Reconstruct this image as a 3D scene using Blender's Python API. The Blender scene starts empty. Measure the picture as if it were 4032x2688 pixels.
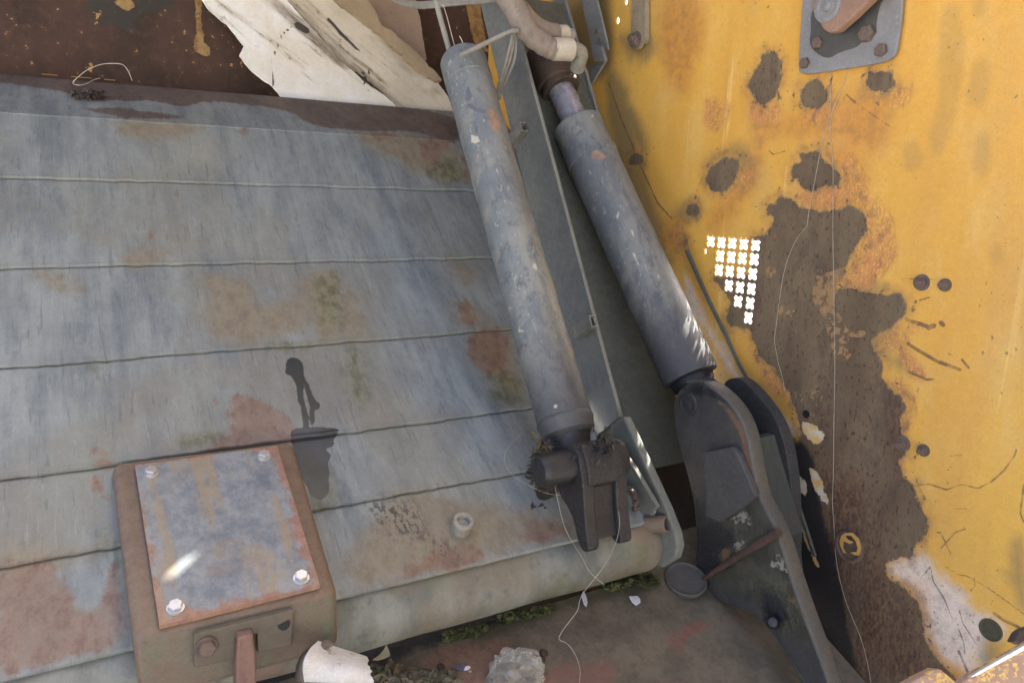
import bpy, bmesh, math, random
import numpy as np
from mathutils import Vector, Matrix

random.seed(7)
RNG = np.random.default_rng(7)
scene = bpy.context.scene
COL = scene.collection

# ------------------------------------------------------------------ camera
F, CX, CY = 2912.0, 2016.0, 1344.0          # photo calibration (4032 x 2688)
CAM = np.array([0.0, 0.0, 1.7])
def nrm(v):
    v = np.array(v, float); return v / np.linalg.norm(v)
_X = nrm([5284, 444, 2912])
_Y = np.array([-1606, 602, 2912.0]); _Y = nrm(_Y - _X * np.dot(_Y, _X))
_Z = np.cross(_X, _Y); _Z = _Z if _Z[1] > 0 else -_Z
M = np.array([_X, _Y, _Z])                   # world = M @ (right, up, forward)
cam_data = bpy.data.cameras.new('camera'); cam = bpy.data.objects.new('camera', cam_data)
COL.objects.link(cam); scene.camera = cam
cam_data.sensor_width = 36.0; cam_data.lens = 26.0
cam_data.clip_start = 0.02; cam_data.clip_end = 500
R, U, B = M @ [1, 0, 0], M @ [0, 1, 0], -(M @ [0, 0, 1])
cam.matrix_world = Matrix(((R[0], U[0], B[0], CAM[0]), (R[1], U[1], B[1], CAM[1]),
                           (R[2], U[2], B[2], CAM[2]), (0, 0, 0, 1)))

# ------------------------------------------------------------------ light
SUN_DIR = nrm([0.649, 0.162, 0.743])           # towards the sun
world = bpy.data.worlds.new('World'); scene.world = world; world.use_nodes = True
wn = world.node_tree.nodes; wl = world.node_tree.links
sky = wn.new('ShaderNodeTexSky'); sky.sky_type = 'NISHITA'; sky.sun_disc = False
sky.sun_elevation = math.asin(SUN_DIR[2]); sky.sun_rotation = math.atan2(SUN_DIR[0], SUN_DIR[1])
sky.air_density = 0.38; sky.dust_density = 7.0; sky.ozone_density = 0.0
bg = wn['Background']; bg.inputs[1].default_value = 0.15
wl.new(sky.outputs[0], bg.inputs[0])
sd = bpy.data.lights.new('sun', 'SUN'); sd.energy = 4.0; sd.angle = math.radians(0.55); sd.color = (1.0, 0.95, 0.86)
sun = bpy.data.objects.new('sun', sd); COL.objects.link(sun)
sun.rotation_euler = Vector(SUN_DIR).to_track_quat('Z', 'Y').to_euler()
sun.location = (6, -1, 8)
vs = scene.view_settings
vs.view_transform = 'Standard'; vs.look = 'None'; vs.gamma = 1.0; vs.use_curve_mapping = False
vs.exposure = 2.95
scene.cycles.max_bounces = 8; scene.cycles.diffuse_bounces = 5
scene.cycles.use_denoising = True

# ------------------------------------------------------------------ geometry helpers
def ray(px, py):
    return M @ np.array([(px - CX) / F, -(py - CY) / F, 1.0])
def dep(px, py, d):
    return CAM + ray(px, py) * d
def hit(px, py, p0, n):
    r = ray(px, py); return CAM + r * (np.dot(np.array(p0) - CAM, n) / np.dot(r, n))
EX, EY, EZ = np.eye(3)
def hx(px, py, X): return hit(px, py, EX * X, EX)
def proj(P):
    c = M.T @ (np.array(P) - CAM); return np.array([CX + F * c[0] / c[2], CY - F * c[1] / c[2], c[2]])

def vnoise(x, y, seed=0):
    x = np.asarray(x, float); y = np.asarray(y, float)
    xi = np.floor(x).astype(int); yi = np.floor(y).astype(int)
    fx = x - xi; fy = y - yi; fx = fx * fx * (3 - 2 * fx); fy = fy * fy * (3 - 2 * fy)
    def h(a, b):
        v = np.sin(a * 127.1 + b * 311.7 + seed * 74.7) * 43758.5453
        return v - np.floor(v)
    return (h(xi, yi) * (1 - fx) + h(xi + 1, yi) * fx) * (1 - fy) + (h(xi, yi + 1) * (1 - fx) + h(xi + 1, yi + 1) * fx) * fy
def fbm(x, y, seed=0, o=4):
    s = 0; a = .5
    for i in range(o):
        s = s + a * vnoise(x * 2 ** i, y * 2 ** i, seed + i); a *= .5
    return s

def set_tags(o, label=None, cat=None, group=None, kind=None):
    if label: o['label'] = label
    if cat: o['category'] = cat
    if group: o['group'] = group
    if kind: o['kind'] = kind
    return o
def link(o, parent=None):
    COL.objects.link(o)
    if parent is not None:
        o.parent = parent
        o.matrix_parent_inverse = Matrix.Translation(root_loc(parent)).inverted()
    return o
def root_loc(o):
    return o.location.copy() if o.type == 'EMPTY' else Vector((0, 0, 0))
def thing(name, label, cat, loc=(0, 0, 0), group=None):
    o = bpy.data.objects.new(name, None); o.empty_display_size = .05
    o.location = loc; COL.objects.link(o)
    return set_tags(o, label, cat, group)
def mesh_obj(name, verts, faces, mat, parent=None, smooth=False, attrs=None, bevel=0, bseg=2, sharp=None):
    me = bpy.data.meshes.new(name)
    me.from_pydata([tuple(map(float, v)) for v in verts], [], faces)
    if smooth:
        me.polygons.foreach_set('use_smooth', [True] * len(me.polygons))
    if attrs:
        for k, a in attrs.items():
            at = me.attributes.new(k, 'FLOAT', 'POINT'); at.data.foreach_set('value', np.asarray(a, np.float32).ravel())
    me.update()
    if mat: me.materials.append(mat)
    o = link(bpy.data.objects.new(name, me), parent)
    if bevel:
        m = o.modifiers.new('bevel', 'BEVEL'); m.width = bevel; m.segments = bseg; m.limit_method = 'ANGLE'; m.angle_limit = .6
        m.harden_normals = False
    if sharp is not None:
        me.set_sharp_from_angle(angle=sharp)
    return o
def grid_obj(name, P, mat, parent=None, attrs=None, keep=None, smooth=True):
    """P: (nu, nv, 3) points; keep: (nu-1, nv-1) bool faces to keep"""
    nu, nv = P.shape[:2]
    idx = np.arange(nu * nv).reshape(nu, nv)
    q = np.stack([idx[:-1, :-1], idx[1:, :-1], idx[1:, 1:], idx[:-1, 1:]], -1)
    q = q[keep] if keep is not None else q.reshape(-1, 4)
    me = bpy.data.meshes.new(name)
    me.vertices.add(nu * nv); me.vertices.foreach_set('co', P.reshape(-1).astype(np.float32))
    nf = len(q)
    me.loops.add(nf * 4); me.loops.foreach_set('vertex_index', q.reshape(-1).astype(np.int32))
    me.polygons.add(nf); me.polygons.foreach_set('loop_start', np.arange(0, nf * 4, 4, dtype=np.int32))
    me.polygons.foreach_set('loop_total', np.full(nf, 4, np.int32))
    me.polygons.foreach_set('use_smooth', np.full(nf, smooth, bool))
    if attrs:
        for k, a in attrs.items():
            at = me.attributes.new(k, 'FLOAT', 'POINT'); at.data.foreach_set('value', np.asarray(a, np.float32).ravel())
    me.update(calc_edges=True); me.validate()
    if mat: me.materials.append(mat)
    return link(bpy.data.objects.new(name, me), parent)
def prism(name, front, offset, mat, parent=None, bevel=0, bseg=2, attrs=None):
    """front: list of 3D points (planar outline), extruded by offset vector"""
    front = [np.array(p, float) for p in front]; n = len(front)
    verts = front + [p + np.array(offset) for p in front]
    faces = [list(range(n)), list(range(2 * n - 1, n - 1, -1))]
    for i in range(n):
        j = (i + 1) % n; faces.append([i, i + n, j + n, j])
    o = mesh_obj(name, verts, faces, mat, parent)
    bm = bmesh.new(); bm.from_mesh(o.data); bmesh.ops.recalc_face_normals(bm, faces=bm.faces); bm.to_mesh(o.data); bm.free()
    if bevel:
        m = o.modifiers.new('bevel', 'BEVEL'); m.width = bevel; m.segments = bseg; m.limit_method = 'ANGLE'; m.angle_limit = .6
    return o
def smooth_outline(pts, n=3):
    """Chaikin corner rounding of a closed outline"""
    p = np.array(pts, float)
    for _ in range(n):
        q = np.roll(p, -1, 0)
        p = np.stack([.75 * p + .25 * q, .25 * p + .75 * q], 1).reshape(-1, p.shape[1])
    return p
def smooth_path(pts, n=3):
    p = np.array(pts, float)
    for _ in range(n):
        q = [p[0]]
        for i in range(len(p) - 1):
            q += [.75 * p[i] + .25 * p[i + 1], .25 * p[i] + .75 * p[i + 1]]
        q.append(p[-1]); p = np.array(q)
    return p
def frame(d):
    d = nrm(d); a = EZ if abs(d[2]) < .9 else EX
    u = nrm(np.cross(d, a)); v = np.cross(d, u); return u, v
def tube(name, pts, r, mat, parent=None, seg=12, cap=True, attrs_t=False, arc=(0, 2 * math.pi), rn=0):
    pts = np.array(pts, float); n = len(pts)
    rr = np.full(n, r, float) if np.isscalar(r) else np.array(r, float)
    verts = []; t = []; 
    d0 = nrm(pts[1] - pts[0]); u, v = frame(d0)
    for i in range(n):
        d = nrm(pts[min(i + 1, n - 1)] - pts[max(i - 1, 0)])
        u = nrm(u - d * np.dot(u, d)); v = np.cross(d, u)
        for k in range(seg):
            a = 2 * math.pi * k / seg
            verts.append(pts[i] + rr[i] * (u * math.cos(a) + v * math.sin(a))); t.append(i / (n - 1))
    faces = []
    for i in range(n - 1):
        for k in range(seg):
            j = (k + 1) % seg
            faces.append([i * seg + k, i * seg + j, (i + 1) * seg + j, (i + 1) * seg + k])
    if cap:
        faces.append(list(range(seg - 1, -1, -1))); faces.append([(n - 1) * seg + k for k in range(seg)])
    o = mesh_obj(name, verts, faces, mat, parent, smooth=True, attrs={'t': t})
    o.data.set_sharp_from_angle(angle=.7)
    return o
def lathe(name, A, Bp, prof, mat, parent=None, seg=48, attr_fn=None, wob=0):
    """prof: list of (axial metres from A, radius)"""
    A = np.array(A, float); d = nrm(np.array(Bp) - A); u, v = frame(d)
    verts = []; th = []; ax = []
    for (s, r) in prof:
        for k in range(seg):
            a = 2 * math.pi * k / seg
            verts.append(A + d * s + r * (u * math.cos(a) + v * math.sin(a))); th.append(a); ax.append(s)
    n = len(prof); faces = []
    for i in range(n - 1):
        for k in range(seg):
            j = (k + 1) % seg
            faces.append([i * seg + k, i * seg + j, (i + 1) * seg + j, (i + 1) * seg + k])
    faces.append(list(range(seg - 1, -1, -1))); faces.append([(n - 1) * seg + k for k in range(seg)])
    attrs = {'ax': ax}
    if attr_fn: attrs.update(attr_fn(np.array(th), np.array(ax), np.array(verts)))
    o = mesh_obj(name, verts, faces, mat, parent, smooth=True, attrs=attrs)
    o.data.set_sharp_from_angle(angle=.6)
    return o
def fillet(prof, e=.003):
    """soften corners of a lathe profile"""
    out = [prof[0]]
    for i in range(1, len(prof) - 1):
        p, a, b = np.array(prof[i]), np.array(prof[i - 1]), np.array(prof[i + 1])
        la, lb = np.linalg.norm(a - p), np.linalg.norm(b - p)
        k = min(e, la * .45, lb * .45)
        pa, pb = p + (a - p) / la * k, p + (b - p) / lb * k
        out += [tuple(pa), tuple((pa + pb + 2 * p) / 4), tuple(pb)]
    return out + [prof[-1]]

# signed distance (positive inside) to 2D polygons / polylines -----------------
def seg_dist(P, a, b):
    ab = b - a; t = np.clip(((P - a) @ ab) / max(ab @ ab, 1e-12), 0, 1)
    return np.linalg.norm(P - a - t[:, None] * ab, axis=1)
def sdf(P, polys, lim=.08):
    out = np.full(len(P), -lim)
    for poly in polys:
        poly = np.asarray(poly); lo, hi = poly.min(0) - lim, poly.max(0) + lim
        m = np.where((P[:, 0] > lo[0]) & (P[:, 0] < hi[0]) & (P[:, 1] > lo[1]) & (P[:, 1] < hi[1]))[0]
        if not len(m): continue
        Q = P[m]; d = np.full(len(m), 1e9); ins = np.zeros(len(m), bool)
        for i in range(len(poly)):
            a, b = poly[i], poly[(i + 1) % len(poly)]
            d = np.minimum(d, seg_dist(Q, a, b))
            c = ((a[1] > Q[:, 1]) != (b[1] > Q[:, 1]))
            if c.any():
                xi = (b[0] - a[0]) * (Q[:, 1] - a[1]) / (b[1] - a[1] + 1e-15) + a[0]
                ins ^= c & (Q[:, 0] < xi)
        out[m] = np.maximum(out[m], np.clip(np.where(ins, d, -d), -lim, lim))
    return out
def sdl(P, lines, lim=.05):
    out = np.full(len(P), -lim)
    for (line, w) in lines:
        line = np.asarray(line); lo, hi = line.min(0) - lim, line.max(0) + lim
        m = np.where((P[:, 0] > lo[0]) & (P[:, 0] < hi[0]) & (P[:, 1] > lo[1]) & (P[:, 1] < hi[1]))[0]
        if not len(m): continue
        d = np.full(len(m), 1e9)
        for i in range(len(line) - 1): d = np.minimum(d, seg_dist(P[m], line[i], line[i + 1]))
        out[m] = np.maximum(out[m], w - d)
    return out
# tracing windows (crop origin, scale) -> photo pixels
def Z(ox, oy, s):
    return lambda *p: [(ox + a / s, oy + b / s) for a, b in p]
z1, z2, z3 = Z(0, 0, 1.75), Z(1344, 0, 1.75), Z(2688, 0, 1.75)
z4, z5, z6 = Z(0, 896, 1.75), Z(1344, 896, 1.75), Z(2688, 896, 1.75)
z7, z8, z9 = Z(0, 1792, 1.75), Z(1344, 1792, 1.75), Z(2688, 1792, 1.75)
zA, zB, zC, zD = Z(3000, 500, 1.743), Z(3000, 1300, 1.5675), Z(3400, 2200, 3.2136), Z(2700, 850, 3.136)
zE, zF, zG, zH = Z(2000, 1500, 1.96), Z(2550, 1350, 1.96), Z(2600, 1900, 1.99), Z(1300, 0, 3.36)
zI = Z(1650, 0, 2.94)
zJ = Z(1100, 2300, 2.138)

# ------------------------------------------------------------------ materials
class NT:
    def __init__(s, name, rough=.6, metal=0.0, spec=.4):
        s.m = bpy.data.materials.new(name); s.m.use_nodes = True
        s.t = s.m.node_tree; s.n = s.t.nodes; s.l = s.t.links; s.b = s.n['Principled BSDF']
        s.b.inputs['Roughness'].default_value = rough; s.b.inputs['Metallic'].default_value = metal
        s.b.inputs['Specular IOR Level'].default_value = spec
        s.tc = s.n.new('ShaderNodeTexCoord'); s.seed = (sum(map(ord, name)) % 97) * 1.37
    def _in(s, sock, v):
        if hasattr(v, 'is_linked') or isinstance(v, bpy.types.NodeSocket): s.l.new(v, sock)
        elif isinstance(v, (tuple, list)) and len(v) == 3 and sock.type == 'RGBA': sock.default_value = (*v, 1)
        elif sock.type == 'RGBA' and not isinstance(v, (tuple, list)): sock.default_value = (v, v, v, 1)
        else: sock.default_value = v
    def coord(s, st=(1, 1, 1), off=0.0, rot=(0, 0, 0)):
        mp = s.n.new('ShaderNodeMapping'); mp.inputs['Scale'].default_value = st
        if rot != (0, 0, 0):
            r0 = s.n.new('ShaderNodeMapping'); r0.inputs['Rotation'].default_value = rot
            s.l.new(s.tc.outputs['Object'], r0.inputs[0]); s.l.new(r0.outputs[0], mp.inputs[0])
            mp.inputs['Location'].default_value = (off, off * .7, off * .3); return mp.outputs[0]
        mp.inputs['Location'].default_value = (off, off * .7, off * .3)
        s.l.new(s.tc.outputs['Object'], mp.inputs[0]); return mp.outputs[0]
    def noise(s, sc, detail=5, rough=.6, st=(1, 1, 1), dist=0, off=0.0, rot=(0, 0, 0)):
        n = s.n.new('ShaderNodeTexNoise'); n.inputs['Scale'].default_value = sc; n.inputs['Detail'].default_value = detail
        n.inputs['Roughness'].default_value = rough; n.inputs['Distortion'].default_value = dist
        s.l.new(s.coord(st, off + s.seed, rot), n.inputs['Vector']); return n.outputs[0]
    def voro(s, sc, st=(1, 1, 1), feat='F1', off=0.0):
        n = s.n.new('ShaderNodeTexVoronoi'); n.inputs['Scale'].default_value = sc; n.feature = feat
        s.l.new(s.coord(st, off + s.seed), n.inputs['Vector']); return n.outputs[0]
    def attr(s, name):
        a = s.n.new('ShaderNodeAttribute'); a.attribute_name = name; return a.outputs['Fac']
    def op(s, o, a, b=0.0, c=None, clamp=False):
        n = s.n.new('ShaderNodeMath'); n.operation = o; n.use_clamp = clamp
        s._in(n.inputs[0], a); s._in(n.inputs[1], b)
        if c is not None: s._in(n.inputs[2], c)
        return n.outputs[0]
    def ss(s, v, lo, hi, a=0.0, b=1.0):
        n = s.n.new('ShaderNodeMapRange'); n.interpolation_type = 'SMOOTHSTEP'
        s._in(n.inputs['Value'], v)
        for k, x in (('From Min', lo), ('From Max', hi), ('To Min', a), ('To Max', b)): n.inputs[k].default_value = x
        return n.outputs[0]
    def mix(s, f, a, b, mode='MIX'):
        n = s.n.new('ShaderNodeMix'); n.data_type = 'RGBA'; n.blend_type = mode; n.clamp_factor = True
        s._in(n.inputs[0], f); s._in(n.inputs[6], a); s._in(n.inputs[7], b); return n.outputs[2]
    def mul(s, *v):
        r = v[0]
        for x in v[1:]: r = s.op('MULTIPLY', r, x)
        return r
    def add(s, *v):
        r = v[0]
        for x in v[1:]: r = s.op('ADD', r, x)
        return r
    def inv(s, v): return s.op('SUBTRACT', 1.0, v)
    def mx(s, a, b): return s.op('MAXIMUM', a, b)
    def edge(s, a, noises, soft=.0008):
        """crisp torn mask from a distance attribute (name or socket) + noise [(socket, amplitude)]"""
        v = s.attr(a) if isinstance(a, str) else a
        for n, amp in noises: v = s.add(v, s.op('MULTIPLY', s.op('SUBTRACT', n, .5), amp))
        return s.ss(v, -soft, soft)
    def finish(s, col, rough=None, height=None, dist=.001, strength=.6, metal=None, grain=1.0):
        if grain:
            g1 = s.noise(230, 3, .7, off=21); g2 = s.noise(75, 4, .7, off=17)
            v = s.add(.72, s.mul(g1, .34 * grain), s.mul(g2, .22 * grain), (1 - grain) * .28)
            mm = s.n.new('ShaderNodeMix'); mm.data_type = 'RGBA'; mm.blend_type = 'MULTIPLY'; mm.inputs[0].default_value = 1.0
            s._in(mm.inputs[6], col); s.l.new(v, mm.inputs[7]); col = mm.outputs[2]
        s._in(s.b.inputs['Base Color'], col)
        if rough is not None: s._in(s.b.inputs['Roughness'], rough)
        if metal is not None: s._in(s.b.inputs['Metallic'], metal)
        if height is not None:
            b = s.n.new('ShaderNodeBump'); b.inputs['Distance'].default_value = dist; b.inputs['Strength'].default_value = strength
            s._in(b.inputs['Height'], height); s.l.new(b.outputs[0], s.b.inputs['Normal'])
        return s.m

def simple(name, c1, c2, c3=None, sc=14, rough=(.55, .8), bump=.0006, metal=0.0, st=(1, 1, 1), th=(.35, .65), spec=.35, th3=(.58, .66), strength=.6):
    """mottled weathered surface: c1/c2 clouds, c3 worn flecks"""
    t = NT(name, metal=metal, spec=spec)
    n1 = t.noise(sc, 6, .65, st); n2 = t.noise(sc * 6, 5, .65, st, off=3); n3 = t.noise(sc * 28, 3, .6)
    col = t.mix(t.ss(t.add(t.mul(n1, .7), t.mul(n2, .3)), th[0], th[1]), c1, c2)
    if c3:
        col = t.mix(t.ss(t.add(t.mul(n1, .35), t.mul(n2, .65)), th3[0], th3[1]), col, c3)
    col = t.mix(t.mul(t.ss(n3, .4, .75), .25), col, (c1[0] * .4, c1[1] * .4, c1[2] * .4))
    return t.finish(col, t.ss(n2, .3, .7, rough[0], rough[1]), t.add(t.mul(n2, .7), t.mul(n3, .4)), bump, strength)

def mat_wall():
    t = NT('yellow_paint_over_rust', spec=.35)
    big = t.noise(2.2, 5, .6, (1, 1, .35)); mid = t.noise(9, 6, .65, (1, 1, .5)); n2 = t.noise(38, 5, .65); n3 = t.noise(150, 4, .6)
    streak = t.noise(16, 5, .6, (1, 1, .08))
    # sun-bleached yellow enamel
    yel = t.mix(t.ss(big, .35, .65), (.58, .340, .066), (.54, .290, .048))
    yel = t.mix(t.mul(t.ss(mid, .45, .75), .45), yel, (.56, .40, .155))
    yel = t.mix(t.mul(t.ss(streak, .55, .8), .30), yel, (.42, .22, .05))
    yel = t.mix(t.mul(t.ss(t.noise(220, 3, .7), .62, .72), .5), yel, (.30, .17, .05))
    scr = t.noise(26, 2, .5, (1, 1, .035), dist=.6, off=5)
    yel = t.mix(t.mul(t.ss(scr, .66, .69), .35), yel, (.74, .50, .20))
    scr2 = t.noise(60, 2, .5, (1, .05, 1), dist=.3, off=8, rot=(.6, 0, 0))
    yel = t.mix(t.mul(t.ss(scr2, .70, .715), .25), yel, (.50, .29, .08))
    wash = t.noise(3.1, 5, .62, (1, 1, .5), off=31)
    yel = t.mix(t.mul(t.ss(wash, .50, .70), .40), yel, (.40, .27, .095))
    yel = t.mix(t.mul(t.ss(t.noise(5, 4, .6, (1, 1, .12), off=33), .54, .68), .35), yel, (.47, .24, .065))
    dots = t.ss(t.add(t.noise(95, 3, .55, (1, 1, .7), off=35), t.mul(t.op('SUBTRACT', wash, .5), .25)), .705, .72)
    yel = t.mix(t.mul(dots, .75), yel, (.13, .085, .04))
    # pale chalky zone
    w = t.edge('pale', [(mid, .12), (n2, .05)], .02)
    pale = t.mix(t.ss(n2, .4, .65), (.60, .51, .42), (.47, .39, .31))
    pale = t.mix(t.mul(t.ss(n3, .58, .68), .7), pale, (.20, .12, .06))
    col = t.mix(w, yel, pale)
    # translucent smudges
    col = t.mix(t.mul(t.edge('smudge', [(mid, .03), (n2, .012)], .010), .33), col, (.26, .17, .06))
    # algae / grease green-grey; left of the strap it paints in haze and shade
    g = t.edge('green', [(mid, .06), (n2, .02)], .028)
    col = t.mix(t.mul(g, .72), col, (.150, .122, .062))
    # rust bleed, running down
    ru = t.edge('bleed', [(mid, .07), (streak, .05)], .035)
    col = t.mix(t.mul(ru, .62), col, t.mix(t.ss(n2, .35, .7), (.46, .19, .035), (.25, .105, .04)))
    # blistered crust
    cr = t.edge('crust', [(mid, .05), (n2, .02)], .012)
    vb = t.ss(t.add(t.mul(t.noise(190, 4, .6, (1, 1, .6)), .6), t.mul(t.voro(230, (1, 1, .6)), .5)), .36, .62)
    crc = t.mix(vb, (.60, .33, .095), (.40, .185, .055))
    crc = t.mix(t.ss(n2, .5, .72), crc, (.21, .10, .055))
    crc = t.mix(t.mul(t.ss(mid, .45, .7), .7), crc, (.50, .20, .07))
    col = t.mix(t.mul(cr, t.ss(t.add(mid, t.mul(n2, .6)), .62, .95, .45, .95)), col, crc)
    # scratches
    sc = t.edge('scratch', [(n2, .003)], .0009)
    col = t.mix(t.mul(sc, t.ss(n2, .3, .6, .35, .9)), col, (.125, .075, .040))
    halo = t.mul(t.ss(t.add(t.attr('bare'), t.mul(t.op('SUBTRACT', mid, .5), .05), t.mul(t.op('SUBTRACT', n2, .5), .04)), -.036, .0), .58)
    col = t.mix(halo, col, t.mix(t.ss(n2, .4, .65), (.38, .19, .055), (.20, .11, .05)))
    # bare rusted plate
    chip = t.mul(t.ss(t.add(t.noise(48, 4, .65, off=41), t.mul(t.attr('bare'), 1.6)), .60, .612), t.ss(t.attr('bare'), -.06, -.03))
    bare = t.mul(t.edge('bare', [(mid, .018), (n2, .022), (t.noise(85, 4, .7, off=11), .016), (n3, .006)], .0007), t.inv(t.edge('keep', [(n2, .010), (n3, .004)], .0007)))
    fl = t.ss(t.add(n2, t.mul(t.op('SUBTRACT', n3, .5), .5), t.mul(t.attr('fleck'), 2.6)), .72, .735)
    bare = t.mul(bare, t.inv(t.mul(fl, t.ss(t.attr('fleck'), -.06, -.02))))
    spots = t.ss(t.noise(125, 4, .6, (1, 1, .5), off=2), .55, .68)
    rc = t.mix(t.ss(mid, .35, .7), (.148, .108, .062), (.100, .069, .040))
    rc = t.mix(t.ss(t.attr('red'), -.05, .06), rc, t.mix(t.ss(t.noise(120, 4, .7, (1, 1, .5)), .42, .62), (.080, .042, .026), (.150, .092, .048)))
    bare = t.mx(bare, t.mul(chip, .9))
    rc = t.mix(t.mul(spots, .9), rc, (.040, .024, .016))
    rc = t.mix(t.mul(t.ss(t.noise(17, 5, .65, (1, 1, .45), off=44), .50, .66), .55), rc, (.060, .040, .030))
    rc = t.mix(t.mul(t.ss(streak, .5, .75), .45), rc, (.10, .088, .058))
    prim = t.edge(t.op('ADD', t.attr('bare'), .0035), [(mid, .018), (n2, .024), (t.noise(60, 4, .7, off=61), .012)], .0012)
    col = t.mix(t.mul(prim, .75), col, t.mix(t.ss(n3, .4, .6), (.25, .165, .075), (.17, .12, .07)))
    rc = t.mix(t.mul(t.ss(t.noise(64, 5, .65, (1, 1, .6), off=14), .60, .70), .6), rc, (.20, .105, .045))
    col = t.mix(bare, col, rc)
    # black grease beside the bracket
    gr = t.edge('grease', [(mid, .05), (n2, .03)], .010)
    col = t.mix(t.mul(gr, .93), col, (.012, .012, .013))
    wp = t.edge('wpaint', [(mid, .02), (n2, .030), (n3, .01)], .001)
    col = t.mix(wp, col, t.mix(t.ss(n2, .4, .6), (.50, .47, .36), (.55, .34, .12)))
    h = t.add(t.mul(t.inv(bare), .9), t.mul(cr, t.inv(bare), t.inv(vb), .9), t.mul(n3, .22), t.mul(bare, spots, -.2), t.mul(mid, .3), t.mul(sc, -.5))
    rough = t.mix(bare, t.ss(n2, .3, .7, .42, .6), .78)
    return t.finish(col, rough, h, .0011, .75)

M_wall = mat_wall()
M_rust = simple('brown_rust', (.115, .060, .038), (.065, .038, .026), (.19, .10, .055), 16)
M_darkrust = simple('dark_rust', (.060, .042, .032), (.035, .026, .022), (.11, .065, .04), 18)
M_grease_shade = simple('black_grease', (.010, .010, .012), (.018, .018, .019), (.005, .005, .006), 22, rough=(.35, .6), bump=.002, spec=.5)  # grease on fittings; the sill and sheet behind the bracket use it as shade
M_steel = simple('grey_weathered_steel', (.175, .175, .165), (.12, .12, .115), (.25, .24, .20), 15)
M_olive = simple('olive_grey_paint', (.115, .120, .092), (.075, .078, .058), (.17, .165, .125), 12)
M_bolt = simple('rusty_bolt', (.13, .095, .075), (.08, .055, .042), (.20, .12, .075), 60, bump=.0004)
M_zinc = simple('zinc_bolt', (.62, .62, .60), (.48, .48, .47), None, 40, rough=(.28, .42), metal=.75, bump=.0002)
M_white = simple('white_plastic', (.66, .65, .60), (.56, .54, .48), (.36, .33, .25), 14, bump=.0004)

# ================================================================== SETTING
# concrete yard outside, seen only through the holes
simpleground = simple('pale_concrete', (.50, .49, .46), (.42, .41, .38), None, 1.2)
gp = mesh_obj('ground', [(-60, -60, 0), (60, -60, 0), (60, 60, 0), (-60, 60, 0)], [(0, 1, 2, 3)], simpleground)
set_tags(gp, kind='structure')

# ------------------------------------------------------------------ yellow side wall (plane X = WX)
WX = 1.5
def wuv(px): return np.array([hx(a, b, WX)[1:] for a, b in px])
def wpoly(px): return smooth_outline(wuv(px), 1)
bare = [z3((545,405),(560,375),(620,355),(655,380),(665,410),(695,415),(685,470),(690,530),(665,610),(620,690),(565,720),(520,690),(470,620),(460,590),(490,530),(520,470),(550,420)),
        z3((915,545),(960,570),(1000,640),(1005,665),(985,720),(930,745),(850,740),(825,710),(808,650),(835,595),(870,565)),
        z3((1295,500),(1340,510),(1365,500),(1440,490),(1445,530),(1475,570),(1440,620),(1380,640),(1330,630),(1290,620),(1268,580),(1275,530)),
        z3((165,1220),(185,1160),(240,1130),(280,1080),(360,1090),(395,1100),(388,1170),(375,1220),(330,1290),(270,1325),(200,1310),(170,1260)),
        z3((20,1440),(60,1410),(110,1410),(115,1460),(90,1490),(40,1490)),
        z3((805,1070),(835,1045),(850,1080),(900,1045),(945,1045),(960,1100),(1030,1150),(1080,1190),(1090,1240),(1060,1275),(980,1270),(900,1310),(850,1305),(815,1270),(800,1225),(765,1220),(752,1185),(770,1130),(810,1120),(825,1100)),
        Z(2300,600,2.24)((395,95),(420,15),(490,5),(520,60),(510,110),(440,115),(400,110)),
        Z(2300,600,2.24)((870,760),(915,765),(915,810),(880,825)),
        # the large bared field
        zA((0,750),(30,740),(90,670),(85,600),(45,600),(38,560),(60,525),(100,535),(110,500),(140,485),(185,490),(225,530),(300,560),(380,580),(460,590),(560,560),(620,540),(690,565),(710,620),(725,690),(690,760),(640,830),(610,880),(590,950),(510,1080))
        + z6((1050,430),(1160,415),(1210,450),(1340,460),(1400,470),(1500,450),(1540,500),(1550,570),(1500,640),(1450,670),(1440,700),(1330,740),(1290,780))
        + zB((720,150),(755,215),(740,280),(770,330),(830,400),(855,395),(885,450),(880,490),(855,530),(850,600),(860,650),(900,690),(880,770),(830,800),(860,860),(880,910),(940,960),(950,1030),(990,1100),(1020,1180),(1000,1240),(985,1290),(930,1330),(920,1400),(850,1400),(780,1420),(760,1480))
        + zC((300,230),(520,360),(600,470),(690,570),(730,750),(760,980),(830,1130),(900,1240),(990,1340),(1100,1440),(1200,1530),(1250,1568))
        + [(3840, 2850), (3000, 2850), (2950, 2300), (3000, 1950), (3090, 1790), (3162, 1719), (3145, 1656), (3122, 1582), (3105, 1530), (3082, 1496), (3054, 1445), (2997, 1410), (2974, 1353), (2957, 1296),
           (2905, 1285), (2868, 1280), (2862, 1240), (2888, 1190), (2850, 1150), (2815, 1105), (2812, 1085), (2850, 1090), (2900, 1092), (2960, 1080), (2965, 1000), (2960, 935), (2985, 933)]]
keep = [zA((360,1020),(440,1000),(500,985),(590,960),(600,900),(650,850),(700,900),(720,1020),(700,1090),(640,1110),(600,1105),(510,1125),(500,1240),(540,1290),(600,1400),(640,1410),(700,1390),(725,1410),(700,1440),(630,1445),(600,1440),(610,1500),(625,1530),(600,1600),(550,1612),(500,1595),(480,1500),(445,1380),(430,1290),(380,1240),(345,1170),(355,1080)),
        zA((20,1000),(60,940),(100,980),(95,1020),(50,1040)), zA((115,1260),(140,1215),(200,1215),(240,1250),(215,1300),(165,1320),(125,1290))]
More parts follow.
